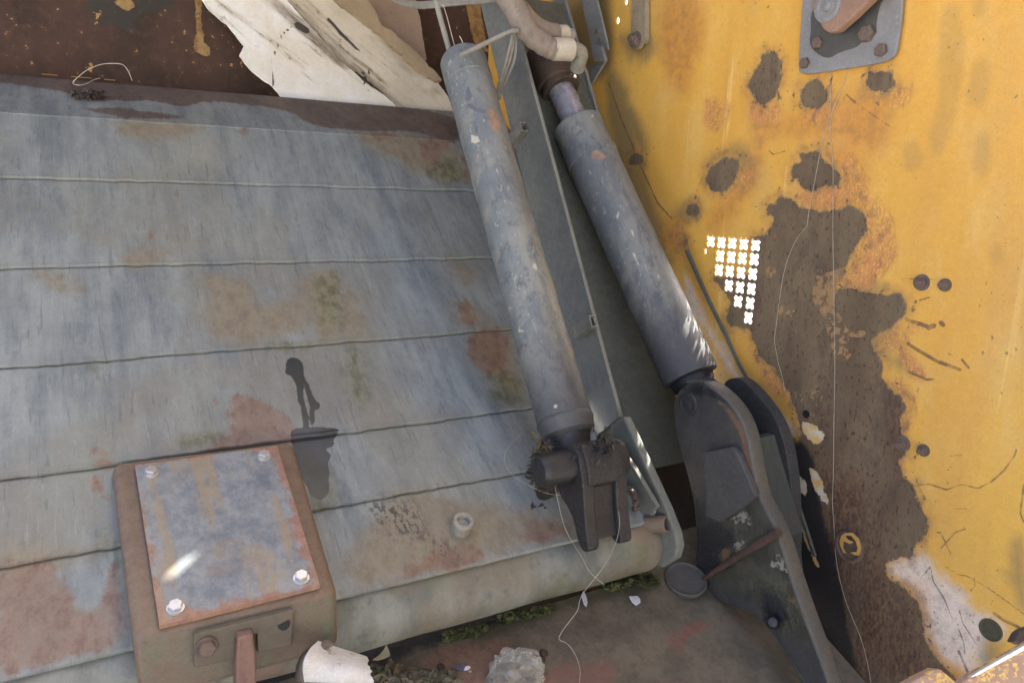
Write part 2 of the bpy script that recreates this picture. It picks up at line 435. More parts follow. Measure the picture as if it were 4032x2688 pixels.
crust = keep + [zA((300,430),(380,450),(520,410),(560,330),(540,250),(640,180),(720,330),(760,480),(880,560),(920,720),(930,860),(860,1000),(760,1080),(640,1110),(590,970),(620,860),(725,700),(700,560),(600,530),(450,580),(330,540)),
         z3((150,720),(200,680),(330,690),(350,760),(320,880),(230,930),(160,860)), z3((1440,640),(1500,600),(1600,560),(1600,680),(1480,760),(1430,720)),
         z3((270,1340),(330,1290),(390,1200),(450,1170),(470,1220),(400,1300),(300,1420)), z3((470,700),(530,740),(600,760),(700,740),(660,830),(560,850),(470,800)),
         z3((820,760),(980,750),(1000,800),(900,850),(810,830)), z3((800,1320),(1000,1290),(1100,1310),(1080,1420),(960,1460),(850,1400)),
         zB((770,330),(800,260),(900,330),(960,450),(950,560),(900,640),(860,640),(855,540),(885,470),(830,400)), zB((720,700),(800,690),(860,770),(900,790),(880,850),(800,830)),
         z6((1440,700),(1520,640),(1700,660),(1560,780),(1600,900),(1700,1050),(1560,1010),(1500,880),(1400,830),(1330,900),(1320,820)),
         Z(2300,600,2.24)((760,760),(800,620),(900,700),(940,830),(900,920),(820,860)), z6((480,830),(560,880),(690,1000),(700,1200),(640,1120),(540,980))]
bleed = [z3((420,600),(480,560),(470,800),(740,800),(1000,720),(1200,640),(1440,640),(1450,850),(1400,1000),(1250,1080),(1100,960),(900,960),(600,930),(560,1100),(520,1250),(420,1400),(300,1568),(150,1568),(250,1400),(480,1150),(500,950)),
         z3((950,1000),(1200,1000),(1280,1200),(1230,1450),(1100,1500),(1080,1250)), Z(2300,600,2.24)((640,760),(760,560),(900,600),(960,1000),(1080,1250),(1100,1500),(900,1000),(780,900)),
         zC((520,360),(700,260),(780,420),(770,700),(800,980),(900,1100),(1000,1280),(1200,1400),(1330,1500),(1300,1568),(1100,1568),(900,1300),(760,1000),(690,600)),
         z3((-150,0),(150,0),(160,250),(80,500),(30,700),(-140,500)), z6((450,650),(520,720),(560,900),(480,860)), zB((0,140),(70,150),(120,250),(180,380),(200,500),(140,440),(60,320),(0,330))]
green = [[(2150,-60),(2400,-60),(2425,150),(2400,320),(2330,300),(2200,250)], [(2440,420),(2500,420),(2560,600),(2520,620)], z3((140,1200),(180,1080),(300,1010),(420,990),(520,1100),(500,1250),(400,1340),(380,1250),(400,1120),(290,1080),(180,1160),(170,1290)), z3((-60,1480),(-20,1400),(100,1380),(140,1460),(100,1530),(-20,1560)),  # first outline: haze and shade left of the strap, painted in
         z3((520,700),(590,720),(580,840),(510,840)), zA((560,1090),(700,1070),(800,1075),(900,1140),(1000,1160),(1010,1250),(900,1180),(700,1150)), zA((700,1380),(900,1340),(980,1450),(880,1560),(760,1568),(720,1480)),
         Z(2300,600,2.24)((260,120),(360,0),(540,0),(560,160),(460,260),(420,320)), Z(2300,600,2.24)((640,880),(760,900),(800,960),(720,1050)), [(2380,250),(2480,330),(2470,420),(2560,750),(2640,980),(2600,990),(2480,760),(2400,500)],
         z9((2250,620),(2352,560),(2352,1000),(2290,900)), z9((2230,780),(2300,900),(2352,1060),(2352,900)), zB((650,20),(760,20),(790,150),(900,150),(930,260),(820,240),(720,160)), z9((2050,1300),(2150,1240),(2200,1400),(2090,1480)), [(2440,130),(2560,120),(2600,200),(2540,260),(2460,220)]]
smudge = [z3((1790,60),(1900,10),(1945,200),(1940,480),(1900,700),(1860,900),(1780,1100),(1700,1050),(1700,900),(1760,700),(1770,400)), z3((1990,-60),(2110,-60),(2080,110),(2000,120)),
          z3((1990,450),(2100,380),(2130,560),(2060,760),(1960,700)), z3((1520,1000),(1620,950),(1680,1150),(1600,1200),(1520,1180)), z3((2020,950),(2120,900),(2130,1100),(2080,1250),(2010,1150)), z6((2100,150),(2180,100),(2260,200),(2150,300)), z3((-300,-60),(90,-60),(120,200),(60,420),(-20,500),(-200,420))]
pale = [zC((250,60),(420,-60),(700,-110),(900,0),(960,180),(1100,300),(1330,430),(1350,560),(1480,700),(1640,760),(1740,900),(1560,1020),(1540,1280),(1420,1450),(1340,1500),(1100,1350),(900,1150),(800,950),(740,600),(620,380),(400,260)),
        [(2690,1060),(2740,1150),(2800,1290),(2880,1420),(2960,1520),(3060,1620),(3120,1650),(3150,1720),(3060,1700),(2950,1570),(2870,1460),(2790,1330),(2720,1200)]]
scratch = [(z6((1560,800),(1640,850),(1760,920),(1910,975)), 0.0037), (z6((1550,630),(1690,680)), 0.0043), (z6((1560,990),(1690,1045),(1735,1043)), 0.0025), (z6((1640,500),(1705,480)), 0.0016), (z6((1700,690),(1735,675)), 0.0050), (z6((1785,655),(1800,670)), 0.0043), (z6((1930,910),(1975,965)), 0.0022),
           (z9((1540,170),(1620,205),(1700,195),(1820,235),(1930,200),(2040,225),(2130,180),(2220,100),(2290,0),(2300,-40)), 0.0016), (z9((1820,770),(1900,820),(1960,830),(2100,910),(2200,980),(2352,1090)), 0.0011), (z9((1600,900),(1710,765),(1730,870),(1800,980),(1860,1120),(1885,1140)), 0.0012),
           (z9((1910,1070),(1930,1150),(2020,1290),(2040,1310)), 0.0012), (z9((1900,1190),(1940,1290),(1945,1370)), 0.0012), (z9((1905,1350),(1970,1500)), 0.0029), (z9((2150,1090),(2210,1130),(2330,1190)), 0.0036), (z9((1780,640),(1880,530),(1950,505)), 0.0012), (z9((2350,200),(2330,400),(2352,460)), 0.0016),
           (z9((1850,5),(1930,-5)), 0.0009), (z9((1615,160),(1655,260)), 0.0009), (z9((1790,550),(1850,680)), 0.0009), (z9((1870,365),(1965,368)), 0.0007), (z6((1570,355),(1620,350)), 0.0010), (z6((1700,355),(1750,358)), 0.0010), (z3((1135,655),(1195,710)), 0.0025), (z3((1230,735),(1440,880)), 0.0009), (z3((600,1040),(630,1065),(720,1040)), 0.0014), (z9((2010,840),(2015,905),(1985,930)), 0.0014),
           ([(2400,330),(2450,480),(2520,650),(2590,800),(2645,860)], .003)]
fleck = [zB((150,230),(480,200),(480,500),(300,700),(200,520)), zB((330,540),(480,700),(620,800),(760,820),(800,1000),(600,1000),(500,850)), zB((600,950),(760,1100),(820,1400),(640,1300)), zB((630,480),(800,470),(800,800),(700,800)), zB((880,900),(1000,1050),(1040,1250),(920,1400),(740,1330),(760,1500),(900,1450),(1010,1350)), [(2790,990),(2990,985),(2960,1290),(2860,1300)], zB((60,100),(160,120),(230,480),(140,420))]
red = [zB((300,780),(620,900),(760,1150),(740,1400),(900,1568),(900,1700),(250,1700),(330,1100)), zC((-300,0),(200,100),(600,450),(720,800),(800,1200),(1300,1700),(-700,1700)), zB((700,230),(880,400),(880,650),(800,800),(740,500))]
grease = [[(3080,1700),(3150,1730),(3200,1800),(3210,1900),(3250,2050),(3300,2250),(3350,2500),(3400,2750),(3150,2750),(3050,2300),(3000,1900)]]
wpaint = [zB((290,860),(345,860),(370,950),(420,1040),(425,1090),(350,1040)), zB((195,900),(250,900),(290,960),(260,1040)), zB((240,560),(300,570),(390,640),(380,680),(320,690),(270,660)), zB((215,1130),(240,1130),(300,1320),(365,1460),(345,1470),(280,1340))]

holes_x = zD((308,310),(440,325),(575,332),(718,343),(862,356),(422,495),(560,510),(700,523),(843,537),(408,668),(540,685),(680,702),(823,718),(525,860),(663,882),(805,900),(640,1055),(787,1078),(768,1257))
HX = wuv(holes_x)
_sp = hit(700, 2252, np.array([0, 1.30, 1.7 - .60]), np.array([0, -math.sin(.366), math.cos(.366)]))
_sh = _sp + SUN_DIR * (WX - _sp[0]) / SUN_DIR[0]  # unseen slot added in the wall, placed to throw the cover's sun spot
HR = [(wuv([(2470, 6)])[0], .0075), (wuv([(2437, 83)])[0], .0075), (wuv([(2548, 128)])[0], .006), (wuv([(2777, 989)])[0], .005)]

def wall_bx(y, z): return (fbm(y * 2.1, z * 2.1, 3) - .5) * .012 + (fbm(y * 9, z * 9, 5) - .5) * .0025
def build_wall():
    def axis(segs):
        out = []
        for a, b, d in segs: out += list(np.arange(a, b - 1e-9, (b - a) / max(1, round((b - a) / d))))
        return np.array(out + [segs[-1][1]])
    hy0, hy1, hz0, hz1 = HX[:, 0].min() - .025, HX[:, 0].max() + .025, HX[:, 1].min() - .025, HX[:, 1].max() + .025
    ys = axis([(-2.0, .5, .25), (.5, hy0, .0026), (hy0, hy1, .0011), (hy1, 2.35, .0034), (2.35, 2.92, .02)])
    zs = axis([(.2, .45, .05), (.45, hz0, .0026), (hz0, hz1, .0011), (hz1, 2.35, .0030), (2.35, _sh[1 + 1] - .05, .03), (_sh[2] - .05, _sh[2] + .05, .004), (_sh[2] + .05, 4.6, .2)])

    YY, ZZ = np.meshgrid(ys, zs, indexing='ij')
    P2 = np.stack([YY.ravel(), ZZ.ravel()], 1)
    # gentle buckling of the sheet
    bx = wall_bx(P2[:, 0], P2[:, 1])
    A = {'bare': sdf(P2, [wpoly(p) for p in bare]), 'keep': sdf(P2, [wpoly(p) for p in keep]), 'crust': sdf(P2, [wpoly(p) for p in crust]),
         'bleed': sdf(P2, [wpoly(p) for p in bleed]), 'green': sdf(P2, [wpoly(p) for p in green]), 'smudge': sdf(P2, [wpoly(p) for p in smudge]),
         'pale': sdf(P2, [wpoly(p) for p in pale]), 'scratch': sdl(P2, [(wuv(l), w) for l, w in scratch]), 'fleck': sdf(P2, [wpoly(p) for p in fleck]),
         'red': sdf(P2, [wpoly(p) for p in red]), 'grease': sdf(P2, [wpoly(p) for p in grease]), 'wpaint': sdf(P2, [wpoly(p) for p in wpaint])}
    bx += np.clip(-A['bare'], 0, .002) * -.5 + np.where(A['crust'] > 0, (fbm(P2[:, 0] * 60, P2[:, 1] * 60, 9) - .5) * -.004, 0)
    P = np.stack([WX + bx, P2[:, 0], P2[:, 1]], 1).reshape(len(ys), len(zs), 3)
    yc = (ys[:-1] + ys[1:]) / 2; zc = (zs[:-1] + zs[1:]) / 2
    C = np.stack([a.ravel() for a in np.meshgrid(yc, zc, indexing='ij')], 1)
    cut = np.zeros(len(C), bool)
    for (hy, hz) in HX:
        d = C - (hy, hz); m = (abs(d) < .02).all(1); q = d[m]; o, r = .0084, .0074
        # four lobes joined by a waist
        c = np.zeros(len(q), bool)
        for sx in (-1, 1):
            for sy in (-1, 1): c |= np.hypot(q[:, 0] - sx * o, q[:, 1] - sy * o) < r
        c |= (abs(q[:, 0]) < .0082) & (abs(q[:, 1]) < .0120) & (abs(q[:, 0]) < .0066 + abs(q[:, 1]) * .6)
        cut[m] |= c
    dy, dz = C[:, 0] - _sh[1], C[:, 1] - _sh[2]
    cut |= ((dy * .56 - dz * .83) / .022) ** 2 + ((dy * .83 + dz * .56) / .0085) ** 2 < 1  # added slot, shaped for the sun spot it casts
    for (h, r) in HR: cut |= np.hypot(C[:, 0] - h[0], (C[:, 1] - h[1]) * .6) < r
    keepf = ~cut.reshape(len(yc), len(zc))
    # pull the stepped hole edges onto the true outline
    cg = np.zeros((len(ys) + 1, len(zs) + 1), bool); cg[1:-1, 1:-1] = ~keepf
    n4 = cg[:-1, :-1].astype(int) + cg[1:, :-1] + cg[:-1, 1:] + cg[1:, 1:]
    bi, bj = np.where((n4 > 0) & (n4 < 4))
    def f_hole(q):
        o, r = .0084, .0074; a = np.abs(q)
        f = r - np.hypot(a[:, 0] - o, a[:, 1] - o)
        return np.maximum(f, np.minimum(np.minimum(.0082 - a[:, 0], .0120 - a[:, 1]), .0066 + a[:, 1] * .6 - a[:, 0]))
    for i, j in [(bi, bj)]:
        Q = P[i, j, 1:].copy(); dd = np.linalg.norm(Q[:, None] - HX[None], axis=2); k = dd.argmin(1); m = dd.min(1) < .022
        q = Q[m] - HX[k[m]]; q0 = q.copy(); e = 1e-5
        for _ in range(4):
            f0 = f_hole(q); gx = (f_hole(q + (e, 0)) - f0) / e; gy = (f_hole(q + (0, e)) - f0) / e; g2 = np.maximum(gx ** 2 + gy ** 2, .2)
            q = q - .8 * (f0 / g2)[:, None] * np.stack([gx, gy], 1)
            q = q0 + np.clip(q - q0, -.0009, .0009)
        Q[m] = q + HX[k[m]]; P[i, j, 1:] = Q
    o = grid_obj('side_wall', P, M_wall, None, A, keepf)
    # rim of every hole: plate thickness
    me = o.data; bm = bmesh.new(); bm.from_mesh(me)
    be = [e for e in bm.edges if e.is_boundary and .5 < e.verts[0].co.y < 2.5 and .6 < e.verts[0].co.z < 2.6]
    r = bmesh.ops.extrude_edge_only(bm, edges=be)
    for v in [g for g in r['geom'] if isinstance(g, bmesh.types.BMVert)]: v.co.x += .006
    bmesh.ops.delete(bm, geom=[v for v in bm.verts if not v.link_faces], context='VERTS')
    bm.to_mesh(me); bm.free()
    return set_tags(o, 'tall yellow painted steel side wall with rust patches and a cross-shaped perforated grid', 'wall')
WALL = build_wall()

# ------------------------------------------------------------------ dark back wall (plane Y = BY)
BY = 2.92
def mat_back():
    t = NT('dark_brown_back_wall', spec=.3)
    a = t.noise(5, 6, .65, (1, 1, .6)); b = t.noise(34, 5, .65); c = t.noise(150, 3, .6)
    col = t.mix(t.ss(a, .38, .66), (.050, .027, .018), (.028, .017, .012))
    col = t.mix(t.mul(t.ss(b, .45, .7), .6), col, (.075, .040, .024))
    g = t.edge('dark', [(a, .10), (b, .02)], .02); col = t.mix(t.mul(g, .85), col, (.028, .028, .024))
    y = t.edge('yellow', [(a, .04), (b, .030), (c, .006)], .0012)
    col = t.mix(y, col, t.mix(t.ss(b, .4, .65), (.24, .155, .06), (.14, .08, .032)))
    fk = t.mul(t.ss(t.add(b, t.mul(c, .35)), .84, .86), .8); col = t.mix(fk, col, (.36, .22, .07))
    return t.finish(col, .75, t.add(t.mul(b, .6), t.mul(c, .4), y), .001, .6)
def buv(px):
    return np.array([hit(a, b, EY * BY, EY)[[0, 2]] for a, b in px])
def build_back():
    xs = np.linspace(-1.2, WX + .05, 345); zs = np.concatenate([np.linspace(1.0, 2.0, 40)[:-1], np.linspace(2.0, 2.75, 190)[:-1], np.linspace(2.75, 3.9, 10)])
    XX, ZZ = np.meshgrid(xs, zs, indexing='ij'); P2 = np.stack([XX.ravel(), ZZ.ravel()], 1)
    yp = [z1((1335,-60),(1390,-60),(1385,100),(1395,200),(1420,290),(1460,340),(1455,390),(1400,405),(1350,360),(1328,320),(1345,200),(1340,80)), z1((780,20),(800,0),(900,0),(915,40),(880,75),(820,50)), z1((1370,510),(1400,510),(1415,535),(1390,540)),
          z2((840,-80),(970,-80),(965,110),(990,230),(1000,330),(1040,330),(1060,400),(1110,470),(1080,520),(1010,380),(930,330),(880,180)), z2((1060,40),(1100,40),(1170,200),(1200,330),(1090,350),(1080,180)), z2((1020,340),(1080,330),(1110,440),(1070,520),(1020,430))]
    dk = [z1((560,-60),(860,-60),(920,100),(880,180),(760,190),(640,160),(580,60)), z1((900,-60),(1230,-60),(1230,70),(980,60))]
    A = {'yellow': sdf(P2, [buv(p) for p in yp]), 'dark': sdf(P2, [buv(p) for p in dk])}
    dz = (fbm(P2[:, 0] * 5, P2[:, 1] * 5, 11) - .5) * .01
    P = np.stack([P2[:, 0], BY + dz, P2[:, 1]], 1).reshape(len(xs), len(zs), 3)[::-1]
    A = {k: v.reshape(len(xs), len(zs))[::-1] for k, v in A.items()}
    o = grid_obj('back_wall', P, mat_back(), None, A)
    return set_tags(o, 'dark brown rusted bulkhead wall behind the broken white boards', 'wall')
build_back()
# unseen roof sheet, added to block the sky and darken the deep end
rf = prism('shade_roof', [(-1.2, 1.75, 3.1), (WX + .02, 1.75, 3.1), (WX + .02, 3.0, 3.1), (-1.2, 3.0, 3.1)], (0, 0, .02), M_darkrust)
set_tags(rf, kind='structure')

# ------------------------------------------------------------------ packer blade
seam_px = [2686, 2229, 1883, 1443, 1053, 697, 440, 290]
slopes = [30, 32, 35, 39, 43, 46, 28]
_p = [hit(0, 2686, dep(700, 2100, 1.35), np.array([0, -.563, .8266]))]
for i, s in enumerate(slopes):
    a = math.radians(s); _p.append(hit(0, seam_px[i + 1], _p[-1], np.array([0, -math.sin(a), math.cos(a)])))
PROF = np.array(_p)[:, 1:]                                   # (Y, Z) knots of the curved face
SEG = np.linalg.norm(np.diff(PROF, axis=0), axis=1)
SK = np.concatenate([[0], np.cumsum(SEG)])                   # arc length at the seams
def prof_at(s):
    s = np.asarray(s, float)
    y = np.interp(s, SK, PROF[:, 0]); z = np.interp(s, SK, PROF[:, 1])
    k = np.clip(np.searchsorted(SK, s) - 1, 0, len(SEG) - 1)
    d = (PROF[1:] - PROF[:-1]) / SEG[:, None]
    # below the first seam continue straight
    y = np.where(s < 0, PROF[0, 0] + s * d[0, 0], y); z = np.where(s < 0, PROF[0, 1] + s * d[0, 1], z)
    return y, z, -d[k, 1], d[k, 0]                           # point and normal (ny, nz)
def hit_blade(px, py, h=0.0):
    """photo pixel -> (X, s) on the blade face"""
    best = None
    for i in range(len(SEG)):
        d = (PROF[i + 1] - PROF[i]) / SEG[i]; n = np.array([0, -d[1], d[0]])
        q = hit(px, py, np.array([0, *PROF[i]]) + n * h, n)
        t = (q[1:] - PROF[i] - n[1:] * h) @ d
        lo = -.5 if i == 0 else -1e-6
        hi = 1.0 if i == len(SEG) - 1 else SEG[i] + 1e-6
        if lo <= t <= hi: best = (q[0], SK[i] + t); break
    return best if best is not None else (q[0], SK[-1])
def puv(px): return np.array([hit_blade(a, b) for a, b in px])
def blade_pt(X, s, h=0.0):
    y, z, ny, nz = prof_at(s); return np.array([X, float(y + ny * h), float(z + nz * h)])

pol = {
 'rust': [z4((1570,1215),(1620,1150),(1750,1180),(1900,1260),(2080,1390),(2000,1420),(2060,1560),(1900,1610),(1300,1660),(1280,1590),(1540,1480),(1585,1400)),
          z4((610,1568),(640,1520),(700,1510),(790,1568),(800,1700),(600,1680)), z7((590,100),(720,80),(770,300),(730,320),(690,270),(640,255),(590,200)),
          z7((-50,780),(370,730),(400,850),(430,920),(480,1000),(570,1060),(650,1040),(715,930),(750,690),(850,800),(900,1350),(400,1420),(-50,1568)),
          z8((430,820),(560,700),(620,650),(800,650),(850,600),(1000,680),(1050,700),(700,790),(450,850)), z8((1260,540),(1290,430),(1400,440),(1600,500),(1610,560),(1300,620)),
          z2((530,1080),(560,960),(720,930),(760,1000),(690,1090),(640,1150),(570,1160)), z5((800,500),(900,520),(930,690),(800,690)), z5((850,730),(1150,700),(1170,920),(1120,1000),(960,1010),(900,900)),
          z1((1630,900),(1690,870),(1720,910),(1680,940)), z2((200,910),(400,920),(420,950),(230,950)), z4((1020,50),(1050,45),(1055,75),(1030,80)), z4((1470,1200),(1490,1160),(1505,1200),(1480,1240)), z8((700,830),(900,790),(1000,900),(780,1050)),
          z2((380,1000),(420,1020),(500,1110),(470,1130),(400,1040)), z2((820,980),(880,1000),(880,1300),(830,1200))],
 'tan': [z4((1400,350),(1600,340),(1720,420),(1760,560),(2060,510),(2120,640),(2070,760),(1500,780),(1420,700)), z4((2100,280),(2352,260),(2352,780),(2200,800),(2130,650)), z4((210,260),(480,320),(560,500),(380,470),(250,380)), z5((-10,420),(90,400),(150,650),(160,740),(-10,760)), z5((740,230),(930,300),(900,420),(800,380)),
         z5((780,480),(940,540),(940,700),(780,700)), z1((700,830),(1400,850),(1380,950),(900,960)), z8((380,230),(900,330),(1500,450),(1610,560),(1000,700),(500,850),(100,950),(100,600)), z5((850,720),(1200,700),(1250,1150),(1000,1000)), z2((0,900),(800,960),(860,1270),(600,1250),(300,1050)), z4((850,190),(1160,170),(1170,245),(860,250)), z7((0,650),(700,640),(420,750),(0,790))],
 'green': [z4((1230,1450),(1500,1400),(1550,1480),(1250,1530)), z5((20,830),(130,820),(180,1200),(80,1230)), z5((1030,1100),(1280,1150),(1290,1220),(1040,1230)), z7((2050,0),(2260,40),(2300,330),(2200,380),(2140,250)), z4((640,930),(710,920),(700,1010),(640,1020)), z4((1840,820),(2180,790),(2170,810),(1920,850),(1860,855)), z7((690,560),(790,560),(850,800),(780,760)), z5((960,1000),(1200,1000),(1260,1200),(1060,1100)), z2((560,1180),(800,1050),(860,1260),(640,1260)), z4((2200,300),(2352,300),(2352,700),(2230,700))],
 'oil': [z4((1975,900),(2030,885),(2085,920),(2095,1040),(2130,1080),(2165,1200),(2205,1215),(2195,1260),(2160,1250),(2165,1370),(2135,1370),(2140,1240),(2105,1130),(2095,1075),(2088,1075),(2090,1180),(2115,1290),(2140,1400),(2080,1410),(2080,1250),(2050,1190),(2045,1090),(2000,1010),(1965,1010),(1970,970)),
         z4((1990,1390),(2200,1380),(2352,1395),(2300,1450),(2310,1500),(2235,1520),(2290,1568),(2250,1620),(2270,1700),(2260,1850),(2180,1900),(2060,1700),(2010,1480)), z8((1380,-60),(1500,-80),(1560,200),(1400,330),(1330,270),(1350,120)), z8((1260,110),(1320,110),(1330,160),(1270,160))],
 'pit': [z8((120,300),(480,310),(560,450),(600,560),(770,640),(760,720),(600,630),(450,570),(250,500))],
 'brown': [z1((-60,520),(-60,470),(900,540),(1500,600),(2000,660),(2352,700),(2500,720),(3100,770),(3200,900),(2400,900),(2100,850),(2000,760),(1500,690),(1250,740),(1000,690),(700,690),(450,640),(250,600),(0,570)), z1((520,740),(850,740),(1360,815),(1000,815),(700,790)), z2((-20,690),(760,770),(800,960),(760,1000),(400,860),(0,830))],
}
POL = {k: [smooth_outline(puv(p), 2) for p in v] for k, v in pol.items()}
def blade_attrs(P2):
    return {k: sdf(P2, v) for k, v in POL.items()}

def mat_blade():
    t = NT('blue_grey_blade_paint', spec=.35)
    rot = (math.radians(-38), 0, 0)
    big = t.noise(3.2, 5, .6, (1, .6, .6)); mid = t.noise(11, 6, .66, (1, .45, .45)); n2 = t.noise(42, 6, .68, (1, .6, .6)); n3 = t.noise(160, 4, .65)
    st = t.noise(30, 5, .65, (1, .10, .10), off=4)
    base = t.mix(t.ss(t.add(t.mul(mid, .6), t.mul(st, .4)), .36, .64), (.220, .243, .228), (.136, .157, .157))
    base = t.mix(t.mul(t.ss(t.add(t.mul(n2, .6), t.mul(st, .4)), .50, .68), .75), base, (.085, .102, .122))
    base = t.mix(t.mul(t.ss(big, .48, .68), .6), base, (.225, .222, .170))
    base = t.mix(t.mul(t.ss(n2, .55, .75), .4), base, (.34, .345, .34))
    base = t.mix(t.mul(t.ss(t.noise(1.7, 5, .65, off=51), .47, .62), .5), base, t.mix(t.ss(mid, .4, .6), (.160, .160, .112), (.185, .160, .115)))
    base = t.mix(t.mul(t.ss(t.noise(190, 2, .5, (1, .07, .07), off=53), .64, .68), .22), base, (.30, .31, .30))
    base = t.mix(t.mul(t.ss(t.noise(130, 2, .5, (1, .09, .09), off=55), .64, .69), .38), base, (.080, .088, .092))
    tan = t.edge('tan', [(mid, .12), (n2, .05)], .03)
    col = t.mix(t.mul(tan, .85), base, t.mix(t.ss(n2, .4, .68), (.200, .178, .118), (.160, .130, .085)))
    col = t.mix(t.mul(tan, t.ss(n3, .56, .66), .6), col, (.25, .10, .05))
    gr = t.edge('green', [(mid, .08), (n2, .04)], .025)
    col = t.mix(t.mul(gr, .78, t.ss(n2, .3, .6, .45, 1.0)), col, t.mix(t.ss(n2, .4, .6), (.150, .145, .065), (.085, .085, .042)))
    ru = t.mul(t.edge('rust', [(mid, .07), (n2, .045), (n3, .015)], .009), t.ss(t.add(mid, n2), .75, 1.15, .72, 1.0))
    rc = t.mix(t.ss(mid, .38, .62), (.195, .112, .070), (.170, .118, .080)); rc = t.mix(t.mul(t.ss(n2, .46, .68), .7), rc, (.125, .068, .054))
    rc = t.mix(t.mul(t.ss(n3, .55, .7), .5), rc, (.11, .055, .04))
    col = t.mix(t.mul(ru, .85), col, rc)
    br = t.edge('brown', [(mid, .06), (n2, .03)], .008)
    bc = t.mix(t.ss(mid, .38, .64), (.118, .086, .068), (.085, .062, .052)); bc = t.mix(t.mul(t.ss(n2, .52, .7), .4), bc, (.11, .052, .046))
    col = t.mix(t.mul(br, .9), col, bc)
    # scattered rust freckles everywhere
    col = t.mix(t.mul(t.ss(t.add(t.mul(n2, .5), t.mul(n3, .5)), .64, .69), .5), col, (.20, .115, .065))
    pit = t.mul(t.edge('pit', [(mid, .05)], .03), t.ss(t.noise(105, 4, .6, (1, .6, .6), off=6), .50, .56))
    col = t.mix(t.mul(pit, .85), col, (.045, .042, .040))
    oil = t.edge('oil', [(mid, .012), (n2, .008)], .0014)
    col = t.mix(t.mul(oil, .93), col, t.mix(t.ss(mid, .4, .6), (.024, .028, .034), (.017, .020, .014)))
    seam_shade = t.mul(t.ss(t.add(t.attr('seam'), t.mul(t.op('SUBTRACT', n2, .5), .006)), .0010, .0055, 1.0, .0), .70)
    col = t.mix(seam_shade, col, (.040, .042, .036))  # shadow below each plate lip, painted in as a dark line
    rough = t.mix(oil, t.ss(n2, .3, .7, .5, .72), .30)
    h = t.add(t.mul(n2, .5), t.mul(n3, .35), t.mul(ru, -.4), t.mul(pit, -.8), t.mul(mid, .5))
    return t.finish(col, rough, h, .0010, .55)
M_blade = mat_blade()
BX0, BX1 = -.75, 1.085
blade = thing('packer_blade', 'big grey lapped-plate packer blade sloping up between the yellow wall and back wall', 'blade', tuple(blade_pt(.2, 0)))
def lip(X, k): return (fbm(X * 9, X * 0 + k * 7.3, k) - .5) * .007 + (vnoise(X * 55, X * 0 + k, k) - .5) * .0035
for k in range(7):
    s0, s1 = SK[k], SK[k + 1]
    xs = np.arange(BX0, (BX1 if k < 2 else 1.39) + 1e-6, .0045); ns = int(max(8, (s1 - s0) / .0045))
    T = np.linspace(0, 1, ns)
    XX, TT = np.meshgrid(xs, T, indexing='ij')
    low = lip(XX, k) - .004 if k else 0 * XX
    top = (lip(XX, k + 1) * 0 + .012) if k < 6 else 0 * XX      # tucked under the plate above
    S = (s0 + low) * (1 - TT) + (s1 + top) * TT
    # the lower edge of every plate stands proud over the next one
    H = .0058 * (1 - TT) ** 1.5 - .0025 * TT + (fbm(XX * 4, S * 4, k, 3) - .5) * .0028
    H += np.exp(-((TT * (s1 - s0)) / .005) ** 2) * (.0008 + .0016 * vnoise(XX * 60, TT * 0, k + 3))
    if k == 6: H = -.0015 * (1 - TT) + (fbm(XX * 4, S * 6, 2) - .5) * .003 * TT
    y, z, ny, nz = prof_at(S)
    P = np.stack([XX, y + ny * H, z + nz * H], -1)
    # plate edge thickness: fold the first row down into the joint
    yl, zl, nyl, nzl = prof_at(S[:, :1] + .002)
    e = np.stack([XX[:, :1], yl - nyl * .006, zl - nzl * .006], -1)
    P = np.concatenate([e, P], 1); S = np.concatenate([S[:, :1], S], 1); XX = np.concatenate([XX[:, :1], XX], 1)
    if k == 6:   # rolled over top edge
        e2 = P[:, -1:] + np.array([0, .012, -.03]); P = np.concatenate([P, e2], 1); S = np.concatenate([S, S[:, -1:]], 1); XX = np.concatenate([XX, XX[:, -1:]], 1)
    A = blade_attrs(np.stack([XX.ravel(), S.ravel()], 1))
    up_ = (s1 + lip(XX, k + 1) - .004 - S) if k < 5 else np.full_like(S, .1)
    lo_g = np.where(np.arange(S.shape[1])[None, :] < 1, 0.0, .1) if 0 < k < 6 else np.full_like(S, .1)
    A['seam'] = np.minimum(np.abs(up_), lo_g)  # distance mask for the painted shadow line under the lips
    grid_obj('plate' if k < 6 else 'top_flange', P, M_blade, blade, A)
# nose roll under the lowest seam
def build_nose():
    RN = .071; a0 = math.radians(slopes[0]); n = np.array([-math.sin(a0), math.cos(a0)])
    c = PROF[0] - n * RN
    xs = np.concatenate([np.arange(BX0, 1.06, .006), 1.06 + .05 * np.sin(np.linspace(.05, 1, 14) * math.pi / 2)])
    ang = np.radians(np.concatenate([[112], np.linspace(119, 300, 60)]))
    XX, AA = np.meshgrid(xs, ang, indexing='ij')
    e = np.clip((XX - 1.06) / .05, 0, 1); rr = RN * (.45 + .55 * np.sqrt(np.clip(1 - e ** 2, 0, 1)))
    rr = rr + (fbm(XX * 8, AA * 1.2, 4) - .5) * .004 - .004
    Y = c[0] + rr * np.cos(AA); Zz = c[1] + rr * np.sin(AA)
    S = -(AA - math.radians(120)) * RN
    P = np.stack([XX, Y, Zz], -1)
    A = blade_attrs(np.stack([XX.ravel(), S.ravel()], 1))
    grid_obj('nose', P, M_nose, blade, A)
